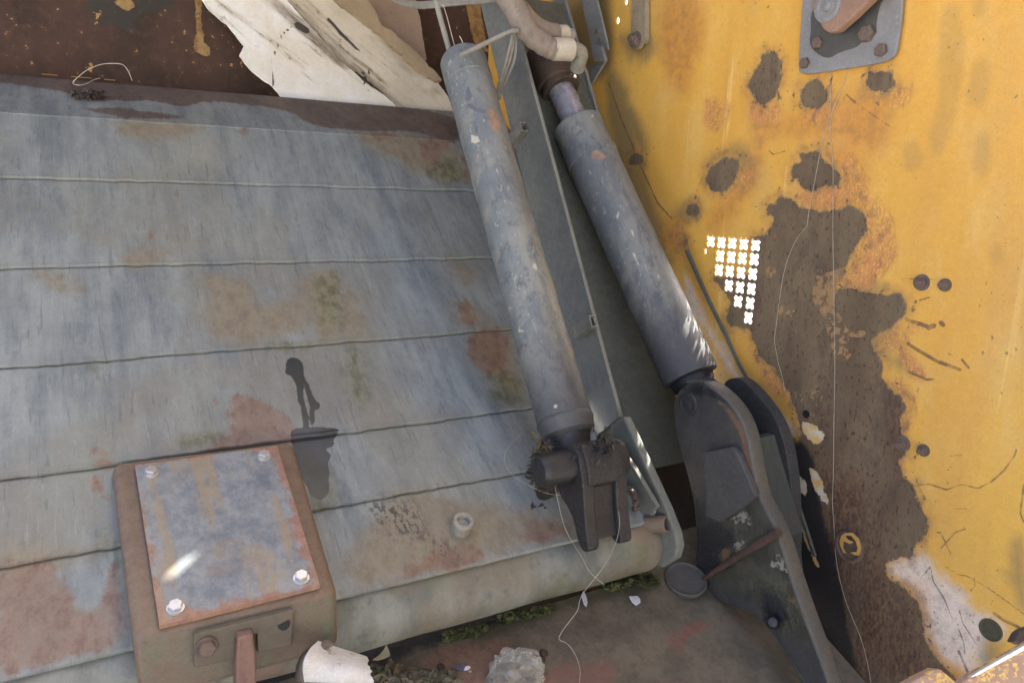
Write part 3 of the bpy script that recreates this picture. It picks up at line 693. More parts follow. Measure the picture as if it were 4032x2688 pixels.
def mat_nose():
    t = NT('nose_paint', spec=.35)
    big = t.noise(4, 5, .62, (1, .7, .7)); mid = t.noise(13, 6, .66, (1, .5, .5)); n2 = t.noise(48, 6, .66); n3 = t.noise(170, 3, .6)
    col = t.mix(t.ss(mid, .36, .64), (.185, .192, .165), (.110, .118, .102))
    col = t.mix(t.mul(t.ss(big, .46, .62), .75), col, (.145, .120, .080))
    col = t.mix(t.mul(t.ss(t.noise(5.5, 5, .6, off=9), .57, .70), .5), col, (.20, .11, .075))
    col = t.mix(t.mul(t.ss(t.noise(7, 5, .6, off=12), .55, .68), .6), col, (.100, .108, .055))
    col = t.mix(t.mul(t.ss(n2, .55, .7), .5), col, (.075, .078, .066))
    col = t.mix(t.mul(t.edge('oil', [(n2, .01)], .004), .9), col, (.022, .022, .024))
    return t.finish(col, t.ss(n2, .3, .7, .48, .7), t.add(t.mul(n2, .6), t.mul(n3, .4), t.mul(mid, .5)), .001, .6)
M_nose = mat_nose(); build_nose()

M_endp = simple('end_green_grey', (.150, .156, .130), (.108, .116, .096), (.15, .12, .085), 10)
# end plate of the blade (parallel to the side wall)
def px_x(pts, X): return [hx(a, b, X) for a, b in pts]
prism('end_plate', px_x([(2400,1672),(2425,1652),(2455,1640),(2510,1760),(2565,1880),(2620,2000),(2655,2090),(2668,2150),(2655,2200),(2600,2235),(2500,2200),(2440,2050),(2405,1850)], 1.085), (.024, 0, 0), M_endp, blade, .006)
prism('gusset', px_x([(2395,1720),(2440,1760),(2500,1850),(2585,1995),(2560,2020),(2470,2030),(2420,1990),(2405,1850)], 1.055), (.012, 0, 0), M_endp, blade, .002)

# ---- cover housing with bolted cover plate
M_house = simple('brown_housing_paint', (.172, .124, .080), (.138, .094, .066), (.122, .110, .070), 9, rough=(.5, .75), bump=.0012)
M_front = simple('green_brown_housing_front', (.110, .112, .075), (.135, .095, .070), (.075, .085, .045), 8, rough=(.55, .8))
pu = blade_pt(*hit_blade(437, 1815), .020); pu2 = blade_pt(*hit_blade(1140, 1730), .020)
sl = math.radians(21); NH = np.array([0, -math.sin(sl), math.cos(sl)])
def hh(px, py, h=0.0): return hit(px, py, pu + NH * h, NH)
tl, tr, br_, bl = hh(437, 1815), hh(1152, 1728), hh(1331, 2326), hh(531, 2512)
dn = lambda p, d: p + np.array([0, .0, -d])
hv = [tl, tr, br_, bl, dn(tl, .10), dn(tr, .10), dn(br_, .115), dn(bl, .115)]
housing = mesh_obj('cover_housing', hv, [(0, 1, 2, 3)[::-1], (4, 5, 6, 7), (0, 4, 5, 1), (1, 5, 6, 2), (2, 6, 7, 3), (3, 7, 4, 0)], M_house, blade, bevel=.017, bseg=5)
for p in housing.data.polygons: p.use_smooth = True
bm = bmesh.new(); bm.from_mesh(housing.data); bmesh.ops.recalc_face_normals(bm, faces=bm.faces); bm.to_mesh(housing.data); bm.free()
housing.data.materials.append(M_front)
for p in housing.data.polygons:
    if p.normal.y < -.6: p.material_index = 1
def mat_cover():
    t = NT('mottled_blue_grey_cover', spec=.4)
    a = t.noise(11, 6, .7); b = t.noise(52, 7, .72, (1, .7, .7)); c = t.noise(150, 3, .6); s = t.noise(26, 5, .65, (1, .15, .15), off=3)
    col = t.mix(t.ss(t.add(t.mul(b, .5), t.mul(a, .5)), .40, .64), (.214, .228, .224), (.112, .130, .148))
    col = t.mix(t.mul(t.ss(a, .55, .72), .7), col, (.10, .115, .15))
    col = t.mix(t.mul(t.ss(s, .52, .64), .75), col, (.25, .195, .115))
    col = t.mix(t.mul(t.ss(t.noise(7, 5, .65, off=15), .56, .68), .6), col, (.235, .18, .11))
    col = t.mix(t.mul(t.ss(b, .62, .72), .4), col, (.40, .40, .38))
    e = t.ss(t.add(t.attr('edge'), t.mul(t.op('SUBTRACT', a, .5), -.10), t.mul(t.op('SUBTRACT', b, .5), -.05)), .004, .020)
    col = t.mix(t.mul(t.inv(e), .92), col, t.mix(t.ss(b, .4, .65), (.285, .165, .095), (.22, .115, .085)))
    return t.finish(col, t.ss(b, .3, .7, .42, .65), t.add(b, t.mul(c, .4)), .0006, .5)
def build_cover():
    c = [hh(532, 1842, .004), hh(1090, 1764, .004), hh(1259, 2314, .004), hh(629, 2474, .004)]
    n = 70; u = np.linspace(0, 1, n)
    A_, B_ = np.meshgrid(u, u, indexing='ij')
    P = (c[0] * (1 - A_)[..., None] + c[1] * A_[..., None]) * (1 - B_)[..., None] + (c[3] * (1 - A_)[..., None] + c[2] * A_[..., None]) * B_[..., None]
    P = P + NH * (.007 + (fbm(A_ * 3, B_ * 3, 8) - .5) * .003)[..., None]
    W, Hh = np.linalg.norm(c[1] - c[0]), np.linalg.norm(c[3] - c[0])
    ed = np.minimum(np.minimum(A_, 1 - A_) * W, np.minimum(B_, 1 - B_) * Hh) + np.where(B_ < .5, .012, 0) * (A_ < .85)
    # skirt = plate edge
    P2 = np.zeros((n + 2, n + 2, 3)); P2[1:-1, 1:-1] = P
    E2 = np.zeros((n + 2, n + 2)); E2[1:-1, 1:-1] = ed
    P2[0, 1:-1] = P[0] - NH * .009; P2[-1, 1:-1] = P[-1] - NH * .009; P2[1:-1, 0] = P[:, 0] - NH * .009; P2[1:-1, -1] = P[:, -1] - NH * .009
    P2[0, 0] = P2[0, 1]; P2[0, -1] = P2[0, -2]; P2[-1, 0] = P2[-1, 1]; P2[-1, -1] = P2[-1, -2]
    o = grid_obj('cover_plate', P2, mat_cover(), housing, {'edge': E2}); o.data.set_sharp_from_angle(angle=.7)
build_cover()
def hex_mesh(name, r, h, mat, washer=0.0, stud=0.0):
    """hex head with chamfer, optional washer and threaded stub, axis +Z"""
    bm = bmesh.new()
    def ring(rad, z, n, rot=0): return [bm.verts.new((rad * math.cos(2 * math.pi * k / n + rot), rad * math.sin(2 * math.pi * k / n + rot), z)) for k in range(n)]
    def bridge(a, b):
        for k in range(len(a)): bm.faces.new((a[k], a[(k + 1) % len(a)], b[(k + 1) % len(b)], b[k]))
    z = 0.0
    if washer:
        a, b = ring(washer, 0, 24), ring(washer * .96, .0025, 24); bridge(a, b); bm.faces.new(b); z = .0024
    a, b, c = ring(r, z, 6), ring(r, z + h * .82, 6), ring(r * .84, z + h, 6)
    bridge(a, b); bridge(b, c); bm.faces.new(c)
    if stud:
        prev = None
        for i in range(9):
            q = ring(stud * (1.0 if i % 2 else .86), z + h + i * .0016, 14)
            if prev: bridge(prev, q)
            prev = q
        bm.faces.new(prev)
    me = bpy.data.meshes.new(name); bm.to_mesh(me); bm.free(); me.materials.append(mat); return me
def put(name, me, p, n, parent, spin=0.0, sc=1.0):
    o = bpy.data.objects.new(name, me); q = Vector(n).to_track_quat('Z', 'Y')
    link(o, parent)
    o.matrix_basis = Matrix.Translation(Vector(p)) @ q.to_matrix().to_4x4() @ Matrix.Rotation(spin, 4, 'Z') @ Matrix.Scale(sc, 4)
    return o
ME_zinc = hex_mesh('zinc_hex', .0115, .0090, M_zinc, .0138)
for (a, b) in ((597, 1862), (1040, 1798), (1186, 2276), (691, 2394)):
    put('bolt', ME_zinc, hh(a, b, .0112), NH, housing, random.random() * 2)
# bracket plate on the housing front, with slot and bolt
FN = nrm(np.cross(br_ - bl, EZ)); FN = FN if FN[1] < 0 else -FN
def hf(px, py, d=0.0): return hit(px, py, bl + FN * d, FN)
M_brk = simple('rusty_bracket', (.115, .092, .070), (.085, .078, .052), (.16, .075, .065), 14)
prism('bracket_plate', [hf(a, b, .013) for a, b in z7((1335,1232),(2025,1065),(2010,1310),(1775,1360),(1772,1230),(1625,1262),(1620,1400),(1340,1465))], FN * -.012, M_brk, housing, .002)
M_hole = simple('dark_void', (.012, .012, .011), (.008, .008, .008))
lathe('slot_hole', hf(*z7((1955, 1160))[0], .0135), hf(*z7((1955, 1160))[0], .05), [(0, .010), (.0012, .010)], M_hole, housing, 24)
lathe('slot_hole', hf(*z7((1415, 1290))[0], .0135), hf(*z7((1415, 1290))[0], .05), [(0, .013), (.0012, .013)], M_hole, housing, 24)
put('bolt', hex_mesh('rusty_hex', .013, .009, M_bolt, .017), hf(*z7((1425, 1318))[0], .0155), FN, housing)
M_wood = simple('red_brown_lever', (.175, .105, .082), (.13, .075, .06), (.22, .15, .12), 12, st=(3, 3, .5))
lv = [hf(a, b, .03) for a, b in z7((1640,1250),(1745,1230),(1760,1400),(1770,1640),(1625,1640),(1630,1400))]
lever = prism('lever_bar', lv, -FN * .030, M_wood, housing, .003)

# grease fitting ring and pipe stub on the blade
M_fit = simple('dull_fitting', (.28, .27, .22), (.20, .19, .15), (.15, .10, .06), 40)
gx, gs = hit_blade(1812, 2085); gA = blade_pt(gx, gs, 0); gn = blade_pt(gx, gs, 1) - gA
def ring_prof(ro, ri, h, lobes=0): return [(0, ro), (h, ro), (h + .001, ro - .001), (h + .001, ri), (.004, ri)]
lathe('grease_cup', gA, gA + gn, [(0, .021), (.016, .020), (.018, .022), (.030, .022), (.0325, .020), (.0325, .014), (.022, .012), (.022, .001)], M_fit, blade, 40)
px_stub = hx(2585, 2065, 1.04)
sA = hit(2560, 2062, np.array([0, *PROF[0]]), np.array([0, -.5, .866])); sN = nrm(np.array([.35, -.80, .25]))
lathe('pipe_stub', sA - sN * .02, sA + sN * .05, [(0, .019), (.062, .019), (.064, .018), (.064, .0145), (.03, .014), (.03, .001)], simple('rusty_pipe', (.17, .12, .08), (.12, .10, .07), (.24, .16, .10), 40), blade, 32)

# ---- clevis lug that holds the lower end of the first cylinder
M_lug = simple('oily_lug', (.034, .031, .029), (.016, .016, .018), (.085, .068, .042), 18, rough=(.35, .65), bump=.0035)
sx0, sx1 = .832, .945
side = smooth_outline(px_x([(2200,1800),(2225,1752),(2258,1745),(2280,1800),(2290,1860),(2297,1930),(2303,2060),(2320,2168),(2300,2175),(2275,2140),(2255,2030),(2185,1920)], sx0), 2)
prism('lug_cheek', side, (.028, 0, 0), M_lug, blade, .003)
prism('lug_cheek', side + np.array([sx1 - sx0 - .03, 0, 0]), (.030, 0, 0), M_lug, blade, .003)
up = smooth_outline(px_x([(2205,1800),(2226,1750),(2260,1742),(2284,1800),(2294,1860),(2300,1925),(2250,1930),(2205,1900)], sx0), 2)
prism('lug_bridge', up + np.array([.012, -.003, 0]), (sx1 - sx0 - .024, 0, 0), M_lug, blade, .003)
back = [p + np.array([0, .016, 0]) for p in px_x([(2262,1880),(2297,1900),(2304,2060),(2316,2150),(2290,2150),(2268,2040)], sx0)]
prism('lug_back', [p + EX * .02 for p in back], (sx1 - sx0 - .04, 0, 0), M_grease_shade, blade, .002)
pc = hx(2238, 1835, sx0)
lathe('pin_boss', pc - EX * .075, pc + EX * .3, fillet([(0, .001), (0, .030), (.012, .034), (.050, .036), (.078, .036)], .004), M_grease_shade, blade, 36)
lathe('pin_boss', pc + EX * (sx1 - sx0), pc + EX * .3, fillet([(0, .044), (.016, .044), (.020, .036), (.020, .001)], .003), M_grease_shade, blade, 36)

# ------------------------------------------------------------------ floor
FS = math.radians(24); FN3 = np.array([0, -math.sin(FS), math.cos(FS)])
FP = np.array([0, 1.285, 1.7 - .905])
def hfl(px, py, h=0.0): return hit(px, py, FP + FN3 * h, FN3)
def fuv(px): return np.array([[q[0], (q[1] - FP[1]) / math.cos(FS)] for q in (hfl(a, b) for a, b in px)])
def mat_floor():
    t = NT('hopper_floor_paint', spec=.35)
    a = t.noise(4, 5, .6); b = t.noise(15, 6, .66); c = t.noise(60, 5, .66); d = t.noise(180, 3, .6)
    col = t.mix(t.ss(b, .38, .64), (.135, .112, .078), (.092, .080, .056))
    r = t.edge('rust', [(b, .05), (c, .02)], .006)
    col = t.mix(t.mul(r, .85), col, t.mix(t.ss(c, .4, .65), (.165, .095, .062), (.125, .068, .048)))
    rd = t.edge('redp', [(b, .06), (c, .03)], .012)
    col = t.mix(t.mul(rd, .6, t.ss(c, .35, .6, .4, 1.0)), col, (.20, .085, .066))
    g = t.edge('moss', [(b, .06), (c, .03)], .012)
    col = t.mix(t.mul(g, .85), col, t.mix(t.ss(c, .4, .62), (.055, .056, .030), (.085, .072, .045)))
    k = t.edge('black', [(b, .05), (c, .02)], .012)
    col = t.mix(t.mul(k, .92), col, (.020, .021, .024))
    col = t.mix(t.mul(t.ss(c, .58, .7), .5), col, (.075, .068, .055))
    return t.finish(col, t.ss(c, .3, .7, .5, .8), t.add(c, t.mul(d, .5), t.mul(b, .6)), .0014, .6)
def build_floor():
    xs = np.arange(-.9, 1.47, .006); ss = np.arange(-.75, .16, .006)
    XX, S = np.meshgrid(xs, ss, indexing='ij'); P2 = np.stack([XX.ravel(), S.ravel()], 1)
    pl = {'rust': [z8((520,1460),(640,1340),(900,1270),(1100,1260),(1180,1290),(1060,1420),(1020,1600),(1060,1750),(560,1700),(300,1500)), z9((0,1180),(230,1130),(420,1090),(400,1120),(230,1170),(60,1240),(-60,1300))],
          'redp': [z8((1380,1500),(1600,1440),(1850,1410),(1900,1500),(1800,1600),(1400,1640)), z8((2200,1240),(2352,1200),(2352,1320),(2280,1330)), z9((0,1190),(200,1140),(200,1170),(60,1240),(0,1260))],
          'moss': [z8((700,1200),(1000,1150),(1250,1050),(1500,1000),(2000,850),(2200,800),(2200,930),(1600,1050),(1300,1180),(900,1290)), z9((60,880),(420,960),(540,1010),(500,1060),(60,950)), z8((180,1400),(420,1420),(700,1500),(640,1600),(200,1568))],
          'black': [z8((-60,1500),(300,1300),(700,1180),(1300,1000),(1500,960),(1500,1010),(1100,1140),(740,1270),(300,1420))]}
    A = {k: sdf(P2, [fuv(p) for p in v]) for k, v in pl.items()}
    h = (fbm(P2[:, 0] * 4, P2[:, 1] * 4, 21) - .5) * .008
    P = np.stack([P2[:, 0], FP[1] + P2[:, 1] * math.cos(FS) - math.sin(FS) * h, FP[2] + P2[:, 1] * math.sin(FS) + math.cos(FS) * h], 1).reshape(len(xs), len(ss), 3)
    sc_ = (ss[:-1] + ss[1:]) / 2; xc_ = (xs[:-1] + xs[1:]) / 2
    kf = (sc_[None, :] < .006 + (fbm(xc_ * 9, xc_ * 0, 31)[:, None] - .5) * .012) | (xc_[:, None] > 1.0)
    o = grid_obj('floor', P, mat_floor(), None, A, kf)
    tr = mesh_obj('gap_backing', [(-.9, .6, .45), (1.47, .6, .45), (1.47, 2.2, .55), (-.9, 2.2, .55)], [(0, 1, 2, 3)], M_hole); set_tags(tr, kind='structure')  # added black sheet hiding the bright ground, keeps the floor gap dark
    return set_tags(o, kind='structure')
build_floor()

# ------------------------------------------------------------------ hydraulic cylinders
C1a, C1b = dep(2180, 1500, 1.68), dep(1840, 300, 2.0)
C2a, C2b = dep(2660, 1353, 1.97), dep(2270, 490, 2.19)
def along(a, b, ypx):
    lo, hi = -1.5, 2.5
    for _ in range(50):
        m = (lo + hi) / 2
        if proj(a + (b - a) * m)[1] > ypx: lo = m
        else: hi = m
    return a + (b - a) * lo
def mat_barrel(name, base, blue, dust):
    t = NT(name, spec=.4)
    a = t.noise(6, 5, .62, (1, .5, .35)); b = t.noise(24, 6, .66, (1, .4, .3)); c = t.noise(90, 5, .66, (1, .5, .4)); d = t.noise(240, 3, .6)
    col = t.mix(t.ss(a, .36, .62), base, blue)
    col = t.mix(t.mul(t.ss(b, .46, .62), .85), col, blue)
    col = t.mix(t.mul(t.ss(t.noise(9, 5, .62, (1, .5, .3), off=7), .54, .66), .8), col, dust)
    col = t.mix(t.mul(t.ss(c, .60, .66), .7), col, (base[0] * 1.5, base[1] * 1.5, base[2] * 1.45))
    col = t.mix(t.mul(t.ss(t.noise(120, 3, .6, (1, .10, .07), off=3), .66, .70), .42), col, (.30, .30, .27))
    col = t.mix(t.mul(t.ss(b, .66, .74), .7), col, (.20, .12, .075))
    col = t.mix(t.mul(t.ss(t.noise(46, 6, .72, (1, .6, .5), off=9), .52, .66), .6), col, (.055, .058, .062))
    gz = t.ss(t.add(t.attr('ax'), t.mul(t.op('SUBTRACT', b, .5), -.22)), .03, .34)
    col = t.mix(t.mul(t.inv(gz), .85), col, (.040, .040, .043))
    ch = t.edge('chip', [(c, .006)], .001); col = t.mix(ch, col, (.085, .090, .105))
    rr = t.edge('rust', [(c, .012), (d, .004)], .002); col = t.mix(t.mul(rr, .9), col, t.mix(t.ss(c, .4, .6), (.25, .17, .11), (.20, .12, .08)))
    col = t.mix(t.mul(t.edge('lite', [(c, .010)], .002), .9), col, (.40, .37, .27))
    return t.finish(col, t.ss(c, .3, .7, .42, .65), t.add(c, t.mul(d, .4), t.mul(ch, -.8), t.mul(rr, -.5)), .0007, .55)
M_bar1 = mat_barrel('grey_green_barrel', (.190, .196, .170), (.108, .122, .125), (.220, .212, .162))
M_bar2 = mat_barrel('slate_barrel', (.158, .164, .150), (.085, .097, .103), (.190, .184, .145))
def cyl_uv(A, Bp, Rr):
    A = np.array(A); d = nrm(np.array(Bp) - A); u, v = frame(d)
    def f(px):
        out = []
        for a, b in px:
            r = nrm(ray(a, b)); o = CAM - A
            rp = r - d * (r @ d); op = o - d * (o @ d)
            aa, bb, cc = rp @ rp, 2 * rp @ op, op @ op - Rr * Rr
            disc = max(bb * bb - 4 * aa * cc, 0); t = (-bb - math.sqrt(disc)) / (2 * aa)
            q = CAM + r * t - A
            th = math.atan2(q @ v, q @ u) % (2 * math.pi)
            out.append((th * Rr, q @ d))
        return np.array(out)
    return f
def barrel_attrs(A, Bp, Rr, chips, rusts, lites=()):
    f = cyl_uv(A, Bp, Rr)
    def g(th, ax, V):
        P2 = np.stack([th * Rr, ax], 1)
        return {'chip': sdf(P2, [f(p) for p in chips]), 'rust': sdf(P2, [f(p) for p in rusts]), 'lite': sdf(P2, [f(p) for p in lites])}
    return g
RB = .0625; RB2 = .0745
def steps(a, b, d=.004): return list(np.arange(a, b, d))

A1, B1 = along(C1a, C1b, 1712), along(C1a, C1b, 232); L1 = np.linalg.norm(B1 - A1)
cyl1 = thing('hydraulic_cylinder', 'grey-green hydraulic cylinder with a chipped upper end standing over the packer blade', 'cylinder', tuple(A1))
pr = [(-.004, .001), (-.004, .050), (.004, .0605), (.024, RB), (.027, RB + .0022), (.032, RB + .0026), (.037, RB + .0018), (.039, RB)] + [(s, RB + .0006 * math.sin(s * 40)) for s in steps(.044, L1 - .09)] + [(L1 - .088, RB), (L1 - .086, RB + .0015), (L1 - .012, RB + .0012), (L1 - .006, RB - .001), (L1, RB - .005), (L1 + .004, RB - .014), (L1 + .004, .001)]
lathe('barrel', A1, B1, pr, M_bar1, cyl1, 96, barrel_attrs(A1, B1, RB, [z2((862,600),(880,598),(898,660),(888,690),(860,700)), z2((865,715),(900,712),(930,745),(1000,760),(990,790),(930,770),(870,740))], [z2((1005,745),(1060,760),(1085,840),(1105,880),(1060,915),(1035,880))], [z2((895,930),(940,940),(950,970),(920,990),(895,980)), z5((1465,1220),(1490,1220),(1485,1242),(1465,1240)), z5((1320,230),(1345,260),(1350,300),(1325,280)), z5((1220,705),(1260,708),(1260,718),(1220,716))]))
d1 = nrm(B1 - A1)
lathe('rod_eye', A1 - d1 * .115, A1, fillet([(0, .001), (0, .030), (.05, .036), (.10, .045), (.118, .050)], .006), M_grease_shade, cyl1, 40)
lathe('end_cap', B1 + d1 * .002, B1 + d1, fillet([(0, .050), (.004, .050), (.006, .044), (.006, .001)], .002), simple('cap_steel', (.17, .14, .115), (.14, .13, .11), None, 30), cyl1, 48)

A2, B2 = along(C2a, C2b, 1487), along(C2a, C2b, 500); L2 = np.linalg.norm(B2 - A2)
cyl2 = thing('hydraulic_cylinder', 'slate grey hydraulic cylinder with its polished rod showing, beside the yellow wall', 'cylinder', tuple(A2))
pr = [(-.004, .001), (-.004, .045), (.002, .0725)] + [(s, RB2 + .0006 * math.sin(s * 33)) for s in steps(.010, L2 - .13)] + [(L2 - .132, RB2), (L2 - .130, RB2 + .003), (L2 - .105, RB2 + .0032), (L2 - .103, RB2), (L2 - .008, RB2), (L2 - .003, RB2 + .002), (L2, RB2 + .0005), (L2, .035)]
lathe('barrel', A2, B2, pr, M_bar2, cyl2, 96, barrel_attrs(A2, B2, RB2, [], [z2((1720,1050),(1760,1030),(1830,1080),(1800,1100),(1730,1090))], [Z(2300,600,2.24)((425,870),(450,900),(490,1000),(470,985),(435,920)), Z(2300,600,2.24)((410,680),(430,690),(445,745),(430,745)), Z(2300,600,2.24)((285,560),(310,505),(305,560),(292,600)), Z(2300,600,2.24)((640,1080),(660,1075),(675,1105),(655,1110))]))
d2 = nrm(B2 - A2)
M_rod = simple('worn_chrome_rod', (.30, .30, .35), (.22, .22, .26), (.24, .19, .15), 9, rough=(.22, .34), metal=.3, bump=.00008, th3=(.66, .72))
lathe('rod', B2 - d2 * .02, B2 + d2, [(0, .039), (.235, .039)], M_rod, cyl2, 64)
lathe('rod_head', B2 + d2 * .135, B2 + d2, fillet([(0, .044), (0, .058), (.016, .060), (.018, .056), (.024, .066), (.14, .068), (.15, .055), (.15, .001)], .003), M_darkrust, cyl2, 48)
lathe('rod_eye', A2 - d2 * .12, A2, fillet([(0, .001), (0, .040), (.05, .044), (.085, .050), (.105, .058), (.118, .058)], .005), M_grease_shade, cyl2, 40)

# ------------------------------------------------------------------ guide rail (two flanges and a web) around the second cylinder
rail = thing('guide_rail', 'grey steel guide channel rising between the two hydraulic cylinders', 'rail', tuple(hx(2560, 1855, 1.2)))
M_flange = simple('rail_face_paint', (.180, .185, .158), (.125, .133, .130), (.170, .135, .095), 9, rough=(.45, .7))
e0, e1 = hx(2440, 1642, 1.10), hx(2052, 180, 1.10); rd_ = nrm(e1 - e0); rp_ = nrm(np.array([0, rd_[2], -rd_[1]])); rp_ = rp_ if rp_[1] > 0 else -rp_
W_ = .15
prism('flange', [e0, e1 + rd_ * .3, e1 + rd_ * .3 + rp_ * W_, e0 + rp_ * (W_ + .02) - rd_ * .03], (.011, 0, 0), M_flange, rail, .0015)
g1 = hx(2298, 262, 1.40); g0 = g1 - rd_ * .42
prism('flange', [g0, g1 + rd_ * .3, g1 + rd_ * .3 + rp_ * .13, g0 + rp_ * .13], (.011, 0, 0), M_flange, rail, .0015)
w0 = e0 + rp_ * .12; w1 = e1 + rd_ * .3 + rp_ * .12
wl0 = hx(2560, 1852, 1.111); off = (wl0 - w0) - rd_ * ((wl0 - w0) @ rd_); k0 = w0 - rd_ * .13
prism('web', [k0 + EX * .0115, k0 + EX * .30, w1 + EX * .30, w1 + EX * .0115], rp_ * .012, simple('web_grey_green', (.090, .092, .068), (.062, .064, .050), (.115, .112, .088), 10), rail, .002)
def clip(px, length):
    p = hx(*px, 1.10); s = .016
    prof = [(0, -s), (-.022, -s), (-.022, s), (0, s), (0, s - .004), (-.018, s - .004), (-.018, -s + .004), (-.005, -s + .004), (-.005, -s + .008), (0, -s + .008)]
    prism('cable_clip', [p + EX * (a - .0005) + rd_ * b for a, b in prof], rp_ * length, simple('clip_steel', (.22, .215, .18), (.15, .145, .12), None, 30), rail)
clip((2352, 1262), .085); clip((2076, 500), .085)

# ------------------------------------------------------------------ mounting bracket of the second cylinder
M_plate = simple('oily_dark_plate', (.045, .044, .041), (.028, .029, .030), (.080, .070, .055), 16, rough=(.45, .75), bump=.0035)
def mat_cheek():
    t = NT('bracket_cheek', spec=.4)
    a = t.noise(7, 5, .62); b = t.noise(26, 6, .68); c = t.noise(90, 5, .66)
    col = t.mix(t.ss(a, .38, .62), (.058, .054, .047), (.036, .036, .037))
    # mossy lower part and thick grease, both where they sit on the real bracket
    ms = t.edge('moss', [(a, .10), (b, .05)], .02)
    col = t.mix(t.mul(ms, .8), col, t.mix(t.ss(b, .42, .62), (.032, .034, .021), (.062, .060, .038)))
    cr = t.mul(t.edge('crumb', [(b, .05), (c, .04)], .004), t.ss(c, .42, .5)); col = t.mix(cr, col, (.23, .22, .18))
    gr = t.edge('grease', [(a, .06), (b, .03)], .010); col = t.mix(t.mul(gr, .95), col, (.014, .015, .018))
    ru = t.edge('rust', [(b, .02), (c, .01)], .004); col = t.mix(t.mul(ru, .8), col, (.16, .085, .045))
    return t.finish(col, t.mix(gr, t.ss(b, .3, .7, .5, .75), .5), t.add(b, t.mul(c, .9), t.mul(gr, b)), .0045, .85)
brk = thing('cylinder_bracket', 'dark oily twin-cheek bracket holding the slate cylinder to the floor', 'bracket', tuple(hx(3000, 2366, 1.27)))
XN = 1.255
out1 = [(2652,1600),(2668,1545),(2705,1510),(2760,1500),(2815,1530),(2880,1590),(2925,1665),(2950,1750),(2968,1860),(2990,1960),(3030,2030),(3062,2100),(3085,2170),(3120,2290),(3165,2420),(3225,2580),(3280,2740),(3240,2790),(3120,2600),(2990,2420),(2900,2390),(2800,2350),(2740,2250),(2745,2100),(2730,1950),(2690,1800),(2662,1700)]
oc = smooth_outline(np.array([hx(a, b, XN) for a, b in out1]), 2)
def cheek_mesh():
    """dense -X face with painted wear + thick rim"""
    poly = oc[:, 1:]; lo, hi = poly.min(0), poly.max(0)
    verts, faces = [], []
    bm = bmesh.new(); th = .036
    fr = [bm.verts.new(p) for p in oc]; bk = [bm.verts.new(p + np.array([th, 0, 0])) for p in oc]
    f1 = bm.faces.new(fr); bm.faces.new(bk[::-1]); n = len(fr)
    for i in range(n): bm.faces.new((fr[i], bk[i], bk[(i + 1) % n], fr[(i + 1) % n]))
    for ax in (1, 2):
        c = lo[ax - 1] + .008
        while c < hi[ax - 1]:
            co = [0, 0, 0]; co[ax] = c; no = [0, 0, 0]; no[ax] = 1
            g = [x for x in list(bm.verts) + list(bm.edges) + list(bm.faces)]
            bmesh.ops.bisect_plane(bm, geom=g, plane_co=co, plane_no=no); c += .010
    bmesh.ops.recalc_face_normals(bm, faces=bm.faces)
    me = bpy.data.meshes.new('cheek'); bm.to_mesh(me); bm.free()
    V = np.zeros(len(me.vertices) * 3, np.float32); me.vertices.foreach_get('co', V); V = V.reshape(-1, 3)
    P2 = V[:, 1:].astype(float)
    cu = lambda px: np.array([hx(a, b, XN)[1:] for a, b in px])
    pl = {'moss': [zG((380,300),(560,60),(760,130),(900,330),(1050,620),(1200,900),(1400,1400),(1000,1200),(700,900),(380,760),(450,560))],
          'crumb': [zG((440,150),(560,170),(700,260),(760,330),(640,300),(480,230)), zG((860,640),(940,580),(1080,720),(1000,700)), zG((560,480),(660,450),(680,560),(600,560))],
          'grease': [zG((60,60),(250,20),(340,280),(470,320),(580,380),(560,470),(470,560),(480,650),(330,760),(250,700),(180,640),(120,400)), zG((790,830),(900,870),(980,950),(1010,1060),(960,1100),(910,1120),(840,1100),(800,960)), zF((220,330),(430,330),(640,450),(500,420),(330,380))],
          'rust': [zG((990,910),(1140,880),(1160,905),(1010,940)), zG((480,520),(540,520),(540,580),(500,620)), zF((470,400),(640,510),(740,650),(790,800),(830,1000),(850,1190),(810,1150),(760,900),(700,680),(600,510))]}
    for k, v in pl.items():
        at = me.attributes.new(k, 'FLOAT', 'POINT'); at.data.foreach_set('value', sdf(P2, [cu(p) for p in v]).astype(np.float32))
    me.materials.append(mat_cheek())
    return link(bpy.data.objects.new('cheek_plate', me), brk)
cheek_mesh()
M_edge = simple('worn_plate_edge', (.088, .078, .060), (.068, .068, .062), (.14, .078, .048), 13)
# worn brown top edge strip laid along the rim of the cheek plate
rim = [(2705,1507),(2760,1497),(2815,1527),(2880,1587),(2925,1662),(2950,1747),(2968,1858),(2990,1958),(3030,2028),(3062,2098),(3085,2168),(3120,2288),(3165,2418),(3225,2578),(3280,2738)]
rp3 = smooth_path([hx(a, b, XN) for a, b in rim], 2)
def strip(name, path, w, mat, parent, th=.005, lift=.001):
    P = []; n = len(path)
    for i, p in enumerate(path):
        d = nrm(path[min(i + 1, n - 1)] - path[max(i - 1, 0)]); o = np.cross(d, EX); o = o if o[1] < 0 else -o; o = nrm(o)
        P.append([p + o * -th + EX * -.001, p + o * lift + EX * -.001, p + o * (lift + th * .4) + EX * .004, p + o * (lift + th * .4) + EX * (w - .004), p + o * lift + EX * w, p - o * th + EX * w])
    return grid_obj(name, np.array(P), mat, parent)
strip('worn_rim', rp3, .038, M_edge, brk)
XF = 1.392
out2 = [(2840,1560),(2850,1500),(2890,1485),(2930,1497),(2990,1560),(3050,1640),(3090,1740),(3108,1850),(3117,1950),(3118,2060),(3122,2120),(3116,2180),(3130,2290),(3100,2300),(3050,2200),(2980,2100),(2950,1900),(2900,1700)]
of = smooth_outline(np.array([hx(a, b, XF) for a, b in out2]), 2)
prism('cheek_plate', of, (.034, 0, 0), M_plate, brk, .002)
